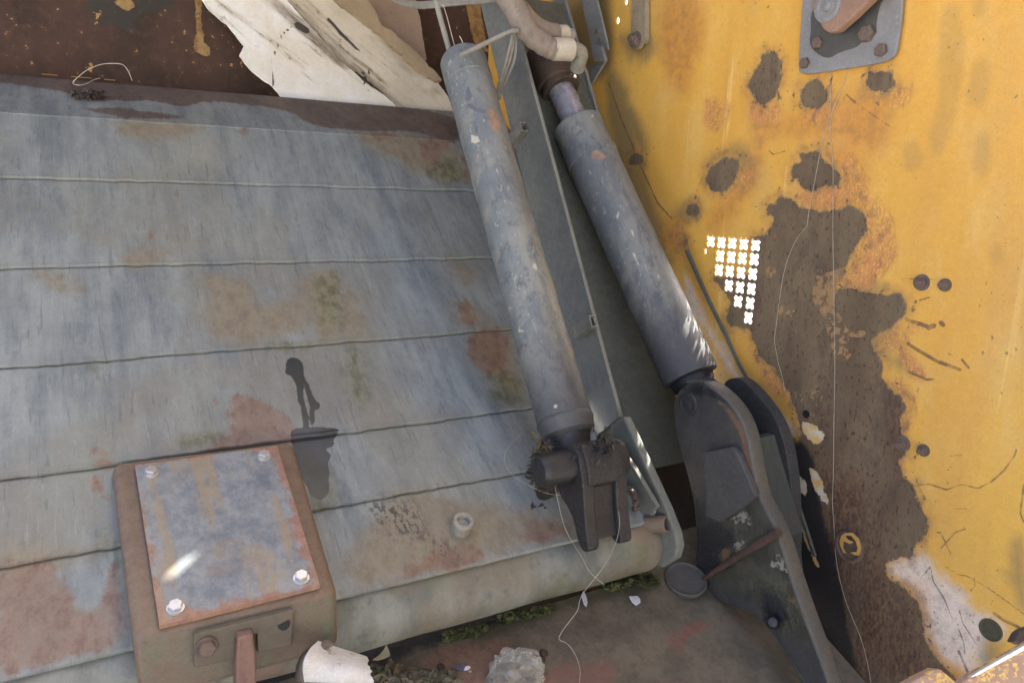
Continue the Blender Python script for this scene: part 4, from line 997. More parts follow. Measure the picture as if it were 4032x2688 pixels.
# sloping web between the cheeks
wa, wb = hx(2975, 1700, XN + .036), hx(3060, 2120, XN + .036)
prism('web', [wa + np.array([.001, .03, -.03]), wa + np.array([XF - XN - .038, .03, -.03]), wb + np.array([XF - XN - .038, .012, -.01]), wb + np.array([.001, .012, -.01])], (0, .02, 0), simple('web_paint', (.055, .060, .048), (.038, .044, .042), (.08, .06, .04), 12, st=(1, .3, .3)), brk)
# square pad welded on the near cheek
pad = [hx(a, b, XN - .020) for a, b in zF((415,850),(640,800),(690,850),(830,1180),(700,1300),(560,1390),(455,1345),(440,1150))]
prism('wear_pad', np.array(pad), (.0195, 0, 0), simple('rubbed_pad', (.072, .070, .066), (.046, .046, .046), (.115, .110, .100), 13, bump=.003), brk, .004)
# pin, countersunk in the cheek
pp = hx(2712, 1592, XN)
lathe('pivot_pin', pp - EX * .006, pp + EX * .2, fillet([(0, .001), (0, .010), (.002, .012), (.002, .021), (0, .023), (0, .030), (.006, .031)], .0015), M_plate, brk, 48)
# welded rod across the lower cheek
M_redrod = simple('red_rusty_rod', (.075, .044, .033), (.050, .032, .026), None, 24)
tube('brace_rod', [hx(a, b, XN - .012) for a, b in zG((300,780),(430,690),(620,570),(800,460),(930,385))], [.004, .007, .009, .010, .010], M_redrod, brk, 10)
lathe('grease_nipple', hx(*zG((880, 1090))[0], XN - .025), hx(*zG((880, 1090))[0], XN), fillet([(0, .001), (0, .010), (.01, .014), (.026, .015)], .003), M_grease_shade, brk, 20)
# flat bar on the floor along the bracket foot
fb = [hfl(a, b, .010) for a, b in [(3055,2462),(3085,2470),(3250,2720),(3190,2720)]]
bar = prism('floor_bar', fb, FN3 * -.012, M_olive, None, .002); set_tags(bar, 'flat olive bar on the hopper floor along the bracket foot', 'bar')
# sill behind / under the bracket, its deep shade painted in as black
sill = prism('sill', [(1.125, 1.15, .70), (1.495, 1.15, .70), (1.495, 1.62, .98), (1.125, 1.62, .98)], (0, 0, -.05), M_grease_shade)
set_tags(sill, 'sill plate painted shadow-black in the corner behind the cylinder bracket', 'plate')

prism('shade_sheet', [(1.118, 1.60, .70), (1.490, 1.60, .70), (1.490, 1.60, 1.12), (1.118, 1.60, 1.12)], (0, .01, 0), M_grease_shade, brk)  # added black sheet standing in for deep shade behind the bracket

# ------------------------------------------------------------------ slide strip welded on the yellow wall
M_strip = simple('mossy_strip', (.085, .090, .062), (.055, .058, .045), (.40, .38, .28), 22, th3=(.60, .64))
sp = [hx(a, b, WX - .006) for a, b in [(2700,985),(2728,1050),(2790,1190),(2855,1320),(2905,1430),(2960,1530),(3060,1760),(3140,1985),(3205,2190)]]
P = []
for i, p in enumerate(sp):
    d = nrm(sp[min(i + 1, len(sp) - 1)] - sp[max(i - 1, 0)]); o = nrm(np.cross(d, EX)); o = o if o[1] < 0 else -o
    w = .0065 * (1 - .6 * i / len(sp)) + .0025
    P.append([p + EX * .008 + o * w, p + o * w * .6, p - o * w * .6, p + EX * .008 - o * w])
ws = grid_obj('weld_strip', np.array(P), M_strip, WALL)

# ------------------------------------------------------------------ fittings on the yellow wall
M_gplate = simple('grey_mount_plate', (.215, .212, .205), (.165, .163, .158), (.27, .265, .25), 9, rough=(.5, .7))
WN = np.array([-1.0, 0, 0])
ME_rb = hex_mesh('rusty_bolt', .0125, .009, M_bolt)
mp = thing('mounting_plate', 'grey rounded mounting plate with bolts and rusty arm on the yellow wall', 'plate', tuple(hx(3330, 280, WX)))
def hw(px, py, d=0.0):
    q = hx(px, py, WX); return hx(px, py, WX + float(wall_bx(q[1], q[2])) - d)
mo = smooth_outline(np.array([hx(a, b, WX - .016) for a, b in z3((845,-220),(1515,-260),(1512,60),(1475,340),(1455,385),(1400,430),(1100,478),(860,514),(800,505),(798,440),(812,150))]), 2)
prism('base_plate', mo, (.009, 0, 0), M_gplate, mp, .002)
for (a, b), s in ((z3((845, 437))[0], 1.0), (z3((1372, 348))[0], 1.1), (z3((937, 300))[0], 1.15), (z3((1278, 235))[0], 1.5)):
    put('bolt', ME_rb, hw(a, b, .016), WN, mp, random.random() * 2, s)
cs = smooth_outline(np.array([hw(a, b, .0166) for a, b in z3((880,120),(900,60),(1000,-60),(1300,-150),(1400,-60),(1350,60),(1330,180),(1340,240),(1250,270),(1200,330),(1080,360),(1000,410),(920,370),(870,300),(885,220))]), 2)
prism('grease_stain', cs, (.0007, 0, 0), simple('oil_film', (.080, .078, .070), (.060, .058, .052), None, 8, rough=(.35, .5), bump=.0001), mp)
M_arm = simple('rusty_pink_arm', (.27, .165, .11), (.21, .125, .085), (.32, .27, .20), 16)
ao = smooth_outline(np.array([hw(a, b, .060) for a, b in z3((878,45),(930,-60),(1150,-200),(1500,-300),(1560,-180),(1290,0),(1180,110),(1060,215),(1040,224),(1000,226),(965,205),(905,100))]), 0)
prism('swing_arm', ao, (.026, 0, 0), M_arm, mp, .005)
ac = hw(*z3((1000, 45))[0], .060)
lathe('arm_boss', ac + EX * .001, ac - EX, fillet([(0, .034), (.004, .034), (.005, .024), (.003, .022), (.003, .012), (.007, .011), (.009, .001)], .001), M_gplate, mp, 36)
ME_stud = hex_mesh('stud', .0112, .006, M_bolt, .0175, .0058)
ME_stud2 = hex_mesh('stud_small', .0098, .007, M_bolt, .0135, .0062)
for (a, b), me in ((z6((1648, 378))[0], ME_stud), (z6((1808, 395))[0], ME_stud2), (zB((868, 698))[0], ME_stud), (zB((998, 740))[0], ME_stud2), (zA((405, 985))[0], ME_stud2)):
    put('wall_stud', me, hw(a, b, .002), nrm([-1, -.12, .05]), WALL, random.random())
# ring plug with flaking paint and round sunk plug
rp0 = hw(3345, 2150, .001)
lathe('ring_plug', rp0 + EX * .004, rp0 - EX, [(0, .038), (.010, .037), (.012, .035), (.012, .030), (.0075, .028), (.0075, .001)], simple('flaked_plug', (.12, .085, .06), (.095, .066, .046), None, 26), WALL, 48)
prism('paint_ring', [hw(a, b, .0135) for a, b in zB((510,1250),(560,1248),(600,1290),(612,1340),(600,1388),(570,1385),(545,1370),(585,1365),(590,1340),(578,1300),(550,1265),(515,1268),(530,1290),(565,1305),(545,1318),(505,1300),(500,1340),(520,1375),(500,1370),(482,1320),(478,1300),(490,1265))], (.0012, 0, 0), simple('yellow_ring_paint', (.50, .30, .09), (.42, .23, .06), None, 30), WALL)
rp1 = hw(3902, 2478, .0)
lathe('round_plug', rp1 + EX * .006, rp1 - EX, [(0, .023), (.0085, .0225), (.0095, .021), (.0072, .018), (.0072, .001)], simple('sunk_plug', (.070, .062, .034), (.045, .044, .028), (.11, .075, .035), 22), WALL, 48)
so = hw(*zF((1222, 548))[0], .0012)
lathe('slot_hole', so + EX * .003, so - EX, [(0, .010), (.0035, .010)], M_hole, WALL, 20)

# strap with stud near the top of the wall
stp = thing('strap', 'narrow steel strap with a rusty stud hanging on the yellow wall', 'strap', tuple(hw(2500, 195)))
M_strap = simple('tan_strap', (.26, .21, .13), (.19, .155, .10), (.15, .10, .06), 18)
prism('strap_bar', smooth_outline(np.array([hw(a, b, .020) for a, b in z2((2000,-120),(2078,-120),(2078,270),(2070,320),(2040,345),(2010,335),(1995,290))]), 1), (.008, 0, 0), M_strap, stp, .001)
prism('strap_edge', [hw(a, b, .021) for a, b in z2((2079,-120),(2096,-120),(2096,280),(2079,300))], (.016, 0, 0), M_strap, stp, .001)
put('stud', hex_mesh('strap_stud', .018, .012, M_bolt, .026, .011), hw(*z2((2030, 275))[0], .021), nrm([-1, -.1, .1]), stp)
# bent bracket with two rivets
bb = thing('bent_bracket', 'bent grey steel bracket with two rivets above the second cylinder', 'bracket', tuple(hx(2360, 330, 1.43)))
BXX = 1.43
prism('bracket_arm', [hx(a, b, BXX) for a, b in z2((1620,-140),(1725,-140),(1830,300),(1838,345),(1740,312),(1715,285),(1712,260))], (.008, 0, 0), M_steel, bb, .001)
prism('bracket_foot', [hx(a, b, BXX - .012) for a, b in z2((1715,285),(1790,320),(1815,400),(1815,425),(1745,425),(1720,340))], (.010, 0, 0), M_steel, bb, .001)
prism('bracket_tail', [hx(a, b, BXX + .005) for a, b in z2((1770,428),(1815,428),(1722,580),(1712,540),(1705,470))], (.008, 0, 0), M_steel, bb, .001)
for (a, b) in z2((1762, 220), (1785, 278)):
    put('rivet', hex_mesh('rivet', .009, .006, M_bolt), hx(a, b, BXX - .0005), WN, bb)

# ------------------------------------------------------------------ hoses and cables at the top
M_hose = simple('dusty_grey_hose', (.205, .170, .140), (.165, .140, .118), (.13, .105, .085), 12, rough=(.6, .85), bump=.0012, strength=.8)
M_sleeve = simple('pale_sleeve', (.40, .37, .30), (.33, .305, .24), (.27, .24, .18), 30)
M_cable = simple('grey_cable', (.235, .230, .195), (.185, .180, .155), None, 40)
hose = thing('hydraulic_hose', 'thick dusty grey hydraulic hose curving into two pale sleeves at the rod head', 'hose', tuple(dep(2230, 230, 2.0)))
hp = smooth_path([dep(a, b, d) for (a, b), d in zip(zI((830,-420),(960,-120),(1090,60),(1210,300),(1330,440),(1480,545),(1570,580)), (1.95, 1.95, 1.96, 1.98, 2.0, 2.02, 2.03))], 3)
hr = np.linspace(.034, .0275, len(hp)) + .0012 * np.sin(np.linspace(0, 60, len(hp)))
tube('hose_body', hp, hr, M_hose, hose, 28)
hp2 = smooth_path([dep(a, b, d) for (a, b), d in zip(zI((1150,120),(1300,300),(1450,385),(1580,405)), (1.98, 2.03, 2.06, 2.08))], 2)
tube('hose_branch', hp2, .030, M_hose, hose, 24)
def seg(a, b, da, db): return dep(*zI(a)[0], da), dep(*zI(b)[0], db)
a, b = seg((1545, 572), (1775, 580), 2.03, 2.05); lathe('sleeve', a, b, fillet([(0, .001), (0, .029), (.004, .0305), (np.linalg.norm(b - a) - .003, .0305), (np.linalg.norm(b - a), .028), (np.linalg.norm(b - a), .001)], .002), M_sleeve, hose, 36)
a, b = seg((1545, 405), (1705, 402), 2.08, 2.10); lathe('sleeve', a, b, fillet([(0, .001), (0, .026), (np.linalg.norm(b - a), .026), (np.linalg.norm(b - a), .001)], .003), M_sleeve, hose, 36)
a, b = seg((1700, 408), (1778, 420), 2.10, 2.11); lathe('sleeve_end', a, b, fillet([(0, .001), (0, .020), (np.linalg.norm(b - a), .020), (np.linalg.norm(b - a), .001)], .003), M_cable, hose, 28)
tube('elbow', smooth_path([dep(p, q, d) for (p, q), d in zip(zI((1765,580),(1830,580),(1870,610),(1875,660),(1850,730),(1830,800)), (2.05, 2.06, 2.07, 2.08, 2.1, 2.12))], 3), .0205, M_cable, hose, 24)
def cable(name, pts, deps, r, mat, label, group=None, cat='cable', n=3, seg_=8):
    P = smooth_path([dep(a, b, d) for (a, b), d in zip(pts, deps)], n)
    o = tube(name, P, r, mat, None, seg_); return set_tags(o, label, cat, group)
lin = lambda a, b, n: list(np.linspace(a, b, n))
cable('cable', zI((480,640),(620,575),(830,475),(1050,365),(1140,355)), lin(1.90, 1.96, 5), .0062, M_cable, 'pale cable running from the chipped cylinder cap up to the thick hose')
for i, (x0, x1, xm) in enumerate(((895, 1085, 980), (915, 1105, 1020), (940, 1125, 1080))):
    cable('cable', zI((x1, 345), (x1 + 2, 400), (xm + 30, 700), ((x0 + xm) / 2 + 10, 900), (x0 + 5, 1065), (x0 - 5, 1150)), lin(1.95 + .01 * i, 2.12, 6), .0040, M_cable, ('thin hanging cable nearest the chipped cylinder in a bunch of three', 'thin hanging cable in the middle of the bunch of three behind the chipped cylinder', 'thin hanging cable farthest from the chipped cylinder in the bunch of three')[i], 'three bunched cables')
for i, dy in enumerate((0, 26, 48)):
    cable('cable', zI((-420,-120 + dy),(-200,20 + dy * .6),(0,45 + dy),(200,25 + dy),(480,-5 + dy),(800,-30 + dy),(1000,-60 + dy)), lin(2.5, 1.98, 7), .0058, M_cable, ('uppermost grey cable swagging above the brown panel in a bundle of three', 'middle grey cable of the bundle swagging above the brown panel', 'lowest grey cable of the bundle swagging above the brown panel')[i], 'swagged cable bundle')
cable('conduit', zI((170,-120),(205,60),(250,230),(320,480),(365,640)), lin(2.02, 2.06, 5), .0075, M_cable, 'thin upright conduit rising from the chipped cylinder cap', cat='conduit')
M_wire = simple('bright_wire', (.55, .50, .42), (.40, .34, .26), None, 60, rough=(.3, .5))
cable('wire', zI((280,60),(330,220),(380,420),(432,608)), lin(2.05, 2.06, 4), .0012, M_wire, 'long thin bright wire beside the upright conduit', cat='wire')
cable('wire', zI((470,420),(500,480),(536,580)), lin(2.05, 2.05, 3), .0014, M_wire, 'short thin orange wire at the chipped cylinder cap', cat='wire')
# thin nylon strings
M_string = simple('pale_string', (.36, .34, .28), (.26, .24, .19), None, 60)
def wstring(pts, label, dist=.005, r=.00065):
    P = smooth_path([hw(a, b, dist + .002 * math.sin(i * 1.3)) for i, (a, b) in enumerate(pts)], 2)
    return set_tags(tube('string', P, r, M_string, None, 6), label, 'string')
wstring(z3((1205,70),(1222,200),(1215,280),(1170,390),(1140,490),(1080,650),(1020,790),(1015,900),(1035,1100),(1037,1300),(1035,1568)) + z6((1035,100),(1042,400),(1045,700),(1050,1000),(1042,1300),(1040,1568)) + z9((1038,150),(1030,330),(1045,500),(1050,680),(1090,900),(1150,1080),(1220,1230),(1270,1400),(1300,1580)), 'long pale string hanging down the yellow wall from the grey mounting plate to the bottom')
wstring(z3((1045,225),(1060,320),(1010,490),(1022,700),(1015,800),(960,980),(910,1250),(870,1450),(860,1530)) + zA((310,690),(260,730),(200,840),(150,990),(120,1180),(100,1350),(82,1470),(105,1568)) + zB((100,200),(130,300),(140,375)), 'shorter pale string bowing left across the large rust field on the yellow wall')

# ------------------------------------------------------------------ broken white boards behind the blade
def mat_board(name, c1, c2, ang):
    t = NT(name, spec=.3)
    rot = (0, math.radians(-ang), 0)
    g = t.noise(9, 6, .68, (.09, 1, 1.9), rot=rot); b = t.noise(30, 6, .68); w = t.noise(4, 5, .6)
    col = t.mix(t.ss(w, .4, .65), c1, c2)
    col = t.mix(t.mul(t.ss(g, .52, .66), .75), col, (.26, .21, .13))
    col = t.mix(t.mul(t.ss(t.mul(g, b), .32, .40), .6), col, (.08, .065, .045))
    col = t.mix(t.mul(t.edge('stain', [(g, .16), (b, .03)], .03), .75), col, t.mix(t.ss(g, .4, .6), (.24, .185, .10), (.12, .09, .055)))
    ck = t.edge('crack', [(b, .006)], .0016); col = t.mix(t.mul(ck, .95), col, (.035, .03, .025))
    return t.finish(col, .7, t.add(g, t.mul(b, .5), t.mul(ck, -3.0)), .0016, .6)
M_b1 = mat_board('chalky_white_board', (.60, .60, .56), (.52, .49, .40), 40)
M_b2 = mat_board('cream_board', (.48, .44, .345), (.39, .35, .26), 40)
M_b3 = mat_board('raw_split_wood', (.27, .21, .13), (.185, .14, .085), 40)
M_b4 = mat_board('brown_panel', (.27, .195, .135), (.21, .155, .11), 10)
BN = nrm([-.10, -1, .25])
def board(name, px, d0, th, mat, label, cracks=(), stains=(), jag=.004):
    p0 = np.array([.6, d0, 2.05])
    out = np.array([hit(a, b, p0, BN) for a, b in px])
    # ragged edge
    pts = []
    for i in range(len(out)):
        a, b = out[i], out[(i + 1) % len(out)]; n = max(1, int(np.linalg.norm(b - a) / .012))
        for k in range(n):
            q = a + (b - a) * k / n
            pts.append(q + (RNG.random(3) - .5) * jag * (1 if k else .3) * np.array([1, .1, 1]))
    u = nrm(np.cross(EZ, BN)); v = np.cross(BN, u)
    bm = bmesh.new(); fr = [bm.verts.new(p) for p in pts]; bk = [bm.verts.new(p - BN * th) for p in pts]; n = len(fr)
    bm.faces.new(fr); bm.faces.new(bk[::-1])
    for i in range(n): bm.faces.new((fr[i], bk[i], bk[(i + 1) % n], fr[(i + 1) % n]))
    P0 = np.array(pts)
    for ax in (u, v):
        s = P0 @ ax; c = s.min() + .006
        while c < s.max():
            bmesh.ops.bisect_plane(bm, geom=list(bm.verts) + list(bm.edges) + list(bm.faces), plane_co=ax * c, plane_no=ax); c += .012
    bmesh.ops.recalc_face_normals(bm, faces=bm.faces)
    me = bpy.data.meshes.new(name); bm.to_mesh(me); bm.free()
    V = np.zeros(len(me.vertices) * 3, np.float32); me.vertices.foreach_get('co', V); V = V.reshape(-1, 3).astype(float)
    P2 = np.stack([V @ u, V @ v], 1); f = lambda px: np.array([[hit(a, b, p0, BN) @ u, hit(a, b, p0, BN) @ v] for a, b in px])
    for k, val in (('crack', sdl(P2, [(f(l), w) for l, w in cracks])), ('stain', sdf(P2, [f(s) for s in stains]))):
        at = me.attributes.new(k, 'FLOAT', 'POINT'); at.data.foreach_set('value', val.astype(np.float32))
    me.materials.append(mat)
    o = link(bpy.data.objects.new(name, me)); return set_tags(o, label, 'board')
board('broken_board', [(760,-60),(811,20),(850,60),(891,91),(937,149),(962,180),(943,217),(983,269),(1020,300),(1074,337),(1103,374),(1130,420),(1180,470),(1560,500)] + zH((870,1400),(700,1250),(460,1090),(320,960),(120,810),(0,660)) + [(1255,140),(1180,60),(1080,-60)], 2.70, .014, M_b1,
      'jagged white broken board, largest of the boards behind the blade', cracks=[(z1((1885,590),(1885,450),(1880,400),(1910,330),(1930,270),(1960,220),(2030,180),(2080,190)), .0035), (z1((2050,175),(2110,210)), .012), (zH((460,1090),(440,1120),(390,1150),(280,1250)), .0028)],
      stains=[z1((1700,-60),(1800,0),(1950,100),(2050,190),(2352,430),(2352,350),(2150,180),(1900,0))])
board('broken_board', [(1060,-60),(1180,50),(1262,132)] + zH((0,630),(120,790),(330,950),(480,1085),(720,1250),(900,1405),(1300,1600),(1700,1600),(1560,1280),(1420,1080),(1300,1010),(1100,860),(880,660),(640,440),(420,270),(200,100),(60,0)) + [(1260,-60)], 2.735, .016, M_b2,
      'cream plank with a long split, lying over the white board behind the blade', cracks=[(zH((-30,250),(0,280),(120,420),(280,580),(330,630)), .006), (zH((330,630),(460,720)), .0025), (zH((340,970),(500,1090),(700,1260),(850,1390)), .006), (zH((420,960),(490,1000),(515,985),(505,930)), .004)],
      stains=[zH((560,480),(700,490),(1000,740),(1300,1020),(1250,1040),(900,800)), zH((1240,1220),(1400,1170),(1460,1230),(1380,1280)), zH((0,620),(200,800),(500,1080),(700,1260),(560,1200),(200,900),(0,760))])
board('split_plank', zH((60,-10),(200,100),(420,270),(640,440),(880,660),(1100,860),(1300,1010),(1420,1080),(1480,1060),(1440,1000),(1330,900),(1240,790),(1080,640),(940,520),(660,310),(590,140),(500,0),(450,-100),(0,-100)), 2.715, .030, M_b3,
      'splintered raw wood edge strip along the top of the cream plank', jag=.010)
board('brown_panel', zH((470,-200),(1130,-200),(1135,0),(1160,130),(1200,300),(1230,520),(1275,790),(1200,830),(900,600),(500,250)), 2.80, .012, M_b4, 'flat brown panel piece standing behind the splintered plank')

# ------------------------------------------------------------------ debris on blade and floor
M_moss = simple('moss', (.055, .062, .022), (.085, .090, .030), (.12, .095, .045), 30, rough=(.8, .95), bump=.003)
M_leaf = simple('dry_leaf', (.135, .115, .070), (.10, .092, .060), (.19, .165, .095), 30, rough=(.6, .85))
def litter(name, pts, n, size, mat, label, spread=.02, kind=True):
    """clump of curled leaf-sized scraps"""
    verts, faces = [], []
    base = smooth_path(pts, 2)
    for _ in range(n):
        p = base[RNG.integers(len(base))] + (RNG.random(3) - .5) * np.array([spread * 2, spread * 1.4, .006])
        p = p + FN3 * (RNG.random() * .012)
        s = size * (.4 + RNG.random()); a = nrm(RNG.normal(size=3) * np.array([1, 1, .45])); b = nrm(np.cross(a, nrm(FN3 + RNG.normal(size=3) * .6))); c = np.cross(a, b)
        k = len(verts)
        for (i, j, h) in ((-1, 0, 0), (-.4, -.5, .25), (-.4, .5, .25), (0, 0, -.05), (.4, -.45, .3), (.4, .45, .2), (1, 0, .15)):
            verts.append(p + a * i * s + b * j * s + c * h * s)
        faces += [(k, k + 1, k + 3), (k, k + 3, k + 2), (k + 1, k + 4, k + 3), (k + 3, k + 5, k + 2), (k + 4, k + 6, k + 3), (k + 3, k + 6, k + 5)]
    o = mesh_obj(name, verts, faces, mat, None, smooth=False)
    return set_tags(o, label, 'moss' if mat is M_moss else 'leaf litter', kind='stuff')
litter('moss_clump', [hfl(a, b, .004) for a, b in z8((740,1255),(850,1235),(960,1215))], 260, .009, M_moss, 'small mossy tuft on the floor below the nose beside the bare patch', .012)
litter('moss_clump', [hfl(a, b, .004) for a, b in z8((1120,1140),(1200,1120),(1320,1090),(1430,1070))], 380, .009, M_moss, 'longer mossy clump on the floor edge below the nose', .012)
litter('moss_clump', [hfl(a, b, .004) for a, b in z8((1860,900),(1960,880),(2080,850),(2130,880))], 420, .010, M_moss, 'moss and grit heap beside the round lid', .022)
litter('leaf_litter', [hfl(a, b, .006) for a, b in z8((260,1500),(400,1560),(600,1540),(700,1580))], 240, .014, M_leaf, 'dry brown leaf litter around the white half pipe', .03)

# oval lid
lo_, ln = hfl(2700, 2282, .012), nrm([-.15, -.35, .9])
M_lid = simple('grey_lid', (.085, .078, .068), (.060, .057, .050), (.12, .11, .09), 18)
lid = lathe('round_lid', lo_, lo_ + ln, [(-.006, .051), (.004, .052), (.007, .050), (.007, .047), (.004, .043), (.004, .001)], M_lid, None, 48)
set_tags(lid, 'round grey metal lid lying on the floor by the nose end', 'lid')
# white half-pipe of trim
M_trim = simple('weathered_white_trim', (.54, .54, .52), (.44, .44, .42), (.22, .20, .15), 18)
def half_pipe():
    c = [dep(*zJ(q)[0], d) for q, d in (((325, 492), 1.235), ((745, 628), 1.275), ((800, 835), 1.215), ((205, 800), 1.175))]
    nu, nv = 70, 36; P = np.zeros((nu, nv, 3)); out = M @ np.array([0, .45, -.9])
    for i in range(nu):
        for j in range(nv):
            a_, b_ = i / (nu - 1), j / (nv - 1)
            jag = (fbm(np.array([b_ * 7.]), np.array([2.]), 3)[0] - .5) * .16 * (a_ ** 6)
            aa = a_ + jag
            q = (c[0] * (1 - aa) + c[1] * aa) * (1 - b_) + (c[3] * (1 - aa) + c[2] * aa) * b_
            bow = math.sin(math.pi * (.06 + .90 * b_))
            P[i, j] = q + out * (.042 * (1 - .35 * a_) * bow) + out * .004 * math.sin(a_ * 8 + b_ * 4) + (c[1] - c[0]) * .06 * (b_ - .5) ** 2 * (1 - a_)
    o = grid_obj('half_pipe', P, M_trim)
    m = o.modifiers.new('th', 'SOLIDIFY'); m.thickness = .004; m.offset = -1
    return set_tags(o, 'weathered white curved pipe piece lying against the blade nose', 'pipe')
half_pipe()
# grey curved backing strip behind the half pipe
P = []
for i in range(24):
    t = i / 23; c = dep(*zJ((150 + 60 * t ** 2 + 170 * t ** 4, 810 - 330 * t))[0], 1.22 + .02 * t)
    w = dep(*zJ((235 + 60 * t ** 2 + 170 * t ** 4, 830 - 320 * t))[0], 1.19 + .02 * t)
    P.append([c, (c + w) / 2 + np.array([0, -.008, .006]), w])
o = grid_obj('bark_strip', np.array(P), simple('grey_bark', (.155, .130, .098), (.105, .088, .068), (.20, .175, .135), 22, st=(1, 1, .3)))
m = o.modifiers.new('th', 'SOLIDIFY'); m.thickness = .004
set_tags(o, 'curved grey strip of bark behind the white pipe piece', 'bark')
def shard(name, px, d, th, mat, label, cat, n=None, bend=.0):
    pts = [dep(a, b, d + bend * i) for i, (a, b) in enumerate(px)]
    nn = n if n is not None else FN3
    o = prism(name, pts, -np.array(nn) * th, mat, None, min(.001, th / 4)); return set_tags(o, label, cat)
shard('leaf', zJ((780,635),(830,600),(870,560),(905,505),(930,570),(935,600),(880,625),(830,640)), 1.30, .0015, M_leaf, 'pointed dry grey leaf standing up beside the white pipe piece', 'leaf', nrm([.2, -.8, .4]), .001)
def fl_shard(name, px, th, mat, label, cat, h=.006):
    o = prism(name, [hfl(a, b, h) for a, b in px], -FN3 * th, mat, None, min(.0008, th / 4)); return set_tags(o, label, cat)
M_shell = simple('mussel_shell', (.10, .11, .15), (.06, .065, .09), (.42, .45, .50), 60, rough=(.2, .4))
M_flake = simple('white_flake', (.66, .66, .68), (.56, .56, .60), None, 50)
fl_shard('shell_half', zJ((1475,700),(1510,672),(1560,660),(1570,690),(1555,715),(1500,715)), .004, M_shell, 'dark blue half of a broken shell on the floor', 'shell')
fl_shard('shell_half', zJ((1555,715),(1565,685),(1600,680),(1612,695),(1590,712)), .004, M_flake, 'pale inner half of a broken shell on the floor', 'shell')
fl_shard('chip', zJ((1590,722),(1615,715),(1620,732),(1600,735)), .003, simple('tan_chip', (.36, .30, .18), (.30, .25, .15), None, 40), 'tiny tan chip beside the broken shell', 'chip')
fl_shard('chip', z8((1985,968),(2040,965),(2060,985),(2062,1010),(2035,1028),(2005,1005)), .004, M_flake, 'small white chip beside the moss by the lid', 'chip', .012)
fl_shard('chip', z8((1655,960),(1670,930),(1690,970),(1698,1010),(1690,1040),(1672,1020)), .003, M_flake, 'thin white sliver standing by the string end under the nose', 'chip', .012)
for i, (a, b, lab) in enumerate(((685, 1455, 'small dark pebble beside the broken shell'), (1395, 1358, 'small dark pebble above the plastic bag'), (1375, 1400, 'flat brown pebble next to the plastic bag'))):
    c = hfl(*z8((a, b))[0], .003); vv = []; ff = []
    ob = lathe('pebble', c - FN3 * .004, c + FN3, [(0, .004), (.004, .0085 + .001 * i), (.008, .006), (.009, .001)], M_darkrust, None, 10); set_tags(ob, lab, 'pebble')
# flake and twisted rope scrap on the blade end
fe = [hx(a, b, 1.075) for a, b in zE((1072,990),(1090,960),(1130,938),(1145,965),(1140,1010),(1120,1050),(1095,1068),(1085,1030))]
set_tags(prism('paper_scrap', fe, (.003, .002, 0), M_flake, None, .0006), 'torn white paper scrap above the pipe stub on the blade end', 'paper')
M_rope = simple('brown_rope', (.085, .065, .048), (.05, .04, .03), None, 60)
rpts = smooth_path([hx(a, b, 1.035) for a, b in zE((840,780),(880,810),(940,830),(975,870),(995,920),(985,985))], 2)
for j in range(2): pass
rope = tube('rope_scrap', [p + np.array([.004 * math.sin(i * 1.9), .003 * math.cos(i * 1.9), 0]) for i, p in enumerate(rpts)], .0075, M_rope, None, 8)
set_tags(rope, 'short twisted brown rope scrap hanging beside the lug', 'rope')
# crusts of grease and leaves caught round the pin
def crumbs(name, c, n, rad, size, mat, label, flat=.5):
    verts, faces = [], []
    for _ in range(n):
        p = np.array(c) + RNG.normal(size=3) * np.array(rad); s = size * (.4 + RNG.random())
        k = len(verts); a, b = nrm(RNG.normal(size=3)), nrm(RNG.normal(size=3)); q = np.cross(a, b)
        verts += [p + a * s, p - a * s * .6 + b * s * .7, p - a * s * .5 - b * s * .8, p + q * s * flat]
        faces += [(k, k + 1, k + 2), (k, k + 1, k + 3), (k + 1, k + 2, k + 3), (k + 2, k, k + 3)]
    o = mesh_obj(name, verts, faces, mat); return set_tags(o, label, 'debris', kind='stuff')
crumbs('greasy_crumbs', hx(*zE((690, 560))[0], .885), 220, (.018, .010, .020), .008, M_grease_shade, 'greasy black crumbs packed on top of the lug')
crumbs('leaf_crumbs', hx(*zE((255, 660))[0], .79), 150, (.012, .014, .034), .009, M_darkrust, 'dark dead leaves caught beside the pin of the lug')
crumbs('leaf_crumbs', hx(*zE((225, 600))[0], .78), 70, (.006, .010, .030), .007, M_moss, 'green moss crumbs beside the pin of the lug')

